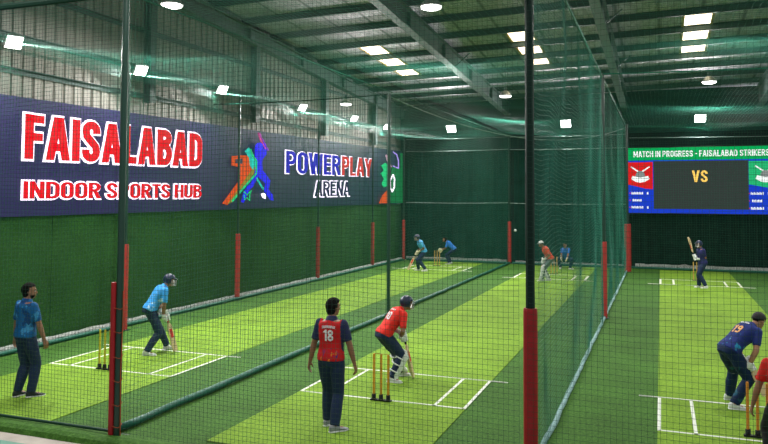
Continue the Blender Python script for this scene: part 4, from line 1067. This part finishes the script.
# 10. far keeper, middle lane
person((-3.92, 32.5, 0), R_(178), 'person crouching in a blue shirt behind the far stumps, middle lane', (0, -.20, .48), 28, mat('mid_blue_shirt', srgb(45, 105, 185), .7), M_navyt,
       [(-.20, .02), (.20, .02)], [(-.12, .34, .46), (.12, .34, .46)], head=(0, 0), hat='hair', gloves=M_cream, vox=FV, scale=.92, kneeout=.7)
# 11. far batter, right lane
batter((1.28, 27.5, 0), R_(120), (1.08, 27.45, .98), (.86, 27.40, 1.74), 'far batter in dark navy, a person with raised bat, right lane', 'cricket bat raised upright by the far batter of the right lane', (-1, -.3, .1),
       (0, -.04, .88), 10, NAVYP, M_navyt, [(1.20, 27.62), (1.40, 27.42)], head=(5, 0), hat='helmet', gloves=M_white, vox=FV, scale=.96, offs=(.04, .13), wr=((-.03, -.09, -.03), (.03, -.09, -.03)))

# ------------------------------------------------------------------ stumps
def stumps(x, y, m, label, base=True, bails=False, r=.018, hgt=.69):
    t = thing('cricket_stumps', label, 'cricket stumps', (x, y, .0125))
    bm = bmesh.new(); box(bm, (-.165, -.035, 0), (.165, .035, .018)); mesh_obj('base_plate', bm, M_black, t)
    for i in (-1, 0, 1):
        bm = bmesh.new(); R = [ell(V((i * .115, 0, z)), V(X), V(Y), rr, rr, 12) for z, rr in ((.02, r), (hgt - .02, r), (hgt, r * .8))]; rings(bm, R); mesh_obj('stump', bm, m, t)
        if base:
            bm = bmesh.new(); tube(bm, [(i * .115 + .027 * math.cos(a), .027 * math.sin(a), .02 + .07 * a / (8 * PI)) for a in [k * PI / 5 for k in range(41)]], .009, 5); mesh_obj('spring', bm, M_black, t)
    for i in (-1, 1) if bails else ():
        bm = bmesh.new(); tube(bm, [(i * .0575 - .05, 0, hgt + .004), (i * .0575 + .05, 0, hgt + .004)], [.004, .006], 6); mesh_obj('bail', bm, m, t)
M_sy = mat('yellow_stump', (.62, .50, .04, 1), .45); M_so = mat('amber_stump', (.66, .30, .02, 1), .45); M_sb = mat('orange_brown_stump', (.62, .23, .03, 1), .45); M_sf = mat('far_stump', (.55, .33, .08, 1), .5)
stumps(-9.22, 10.42, M_sy, 'yellow cricket stumps on a black base left of the near dark green pole')
stumps(-3.98, 10.38, M_so, 'amber cricket stumps on a black spring base beside the person numbered 18', bails=True)
stumps(1.13, 10.6, M_sb, 'orange cricket stumps at the bottom right corner beside the person in plain red')
stumps(-9.42, 31.5, M_sf, 'small far stumps at the back of the left lane', False)
stumps(-4.08, 30.1, M_sf, 'small far stumps at the back of the middle lane', False)
stumps(1.22, 29.8, M_sf, 'small far stumps at the back of the right lane beside the navy batter', False)
bm = bmesh.new(); ball(bm, (0, 0, 0), .042, seg=16); o = mesh_obj('cricket_ball', bm, M_white, smooth=True); o.location = (-4.5, 24, 2.0)
tag(o, 'white ball in flight left of the thick near pole', 'ball')
bm = bmesh.new(); ball(bm, (0, 0, 0), .05, seg=16); o = mesh_obj('cricket_ball', bm, M_white, smooth=True); o.location = (-3.57, 32.1, .05)
tag(o, 'white ball lying on the turf right of the crouching person', 'ball')

# ------------------------------------------------------------------ world, view
w = bpy.data.worlds.new('world'); bpy.context.scene.world = w; w.use_nodes = True
w.node_tree.nodes['Background'].inputs[0].default_value = (.75, .85, .85, 1); w.node_tree.nodes['Background'].inputs[1].default_value = .55
vs = bpy.context.scene.view_settings
vs.view_transform = 'Standard'; vs.look = 'None'; vs.gamma = 1; vs.use_curve_mapping = False; vs.exposure = 0.0
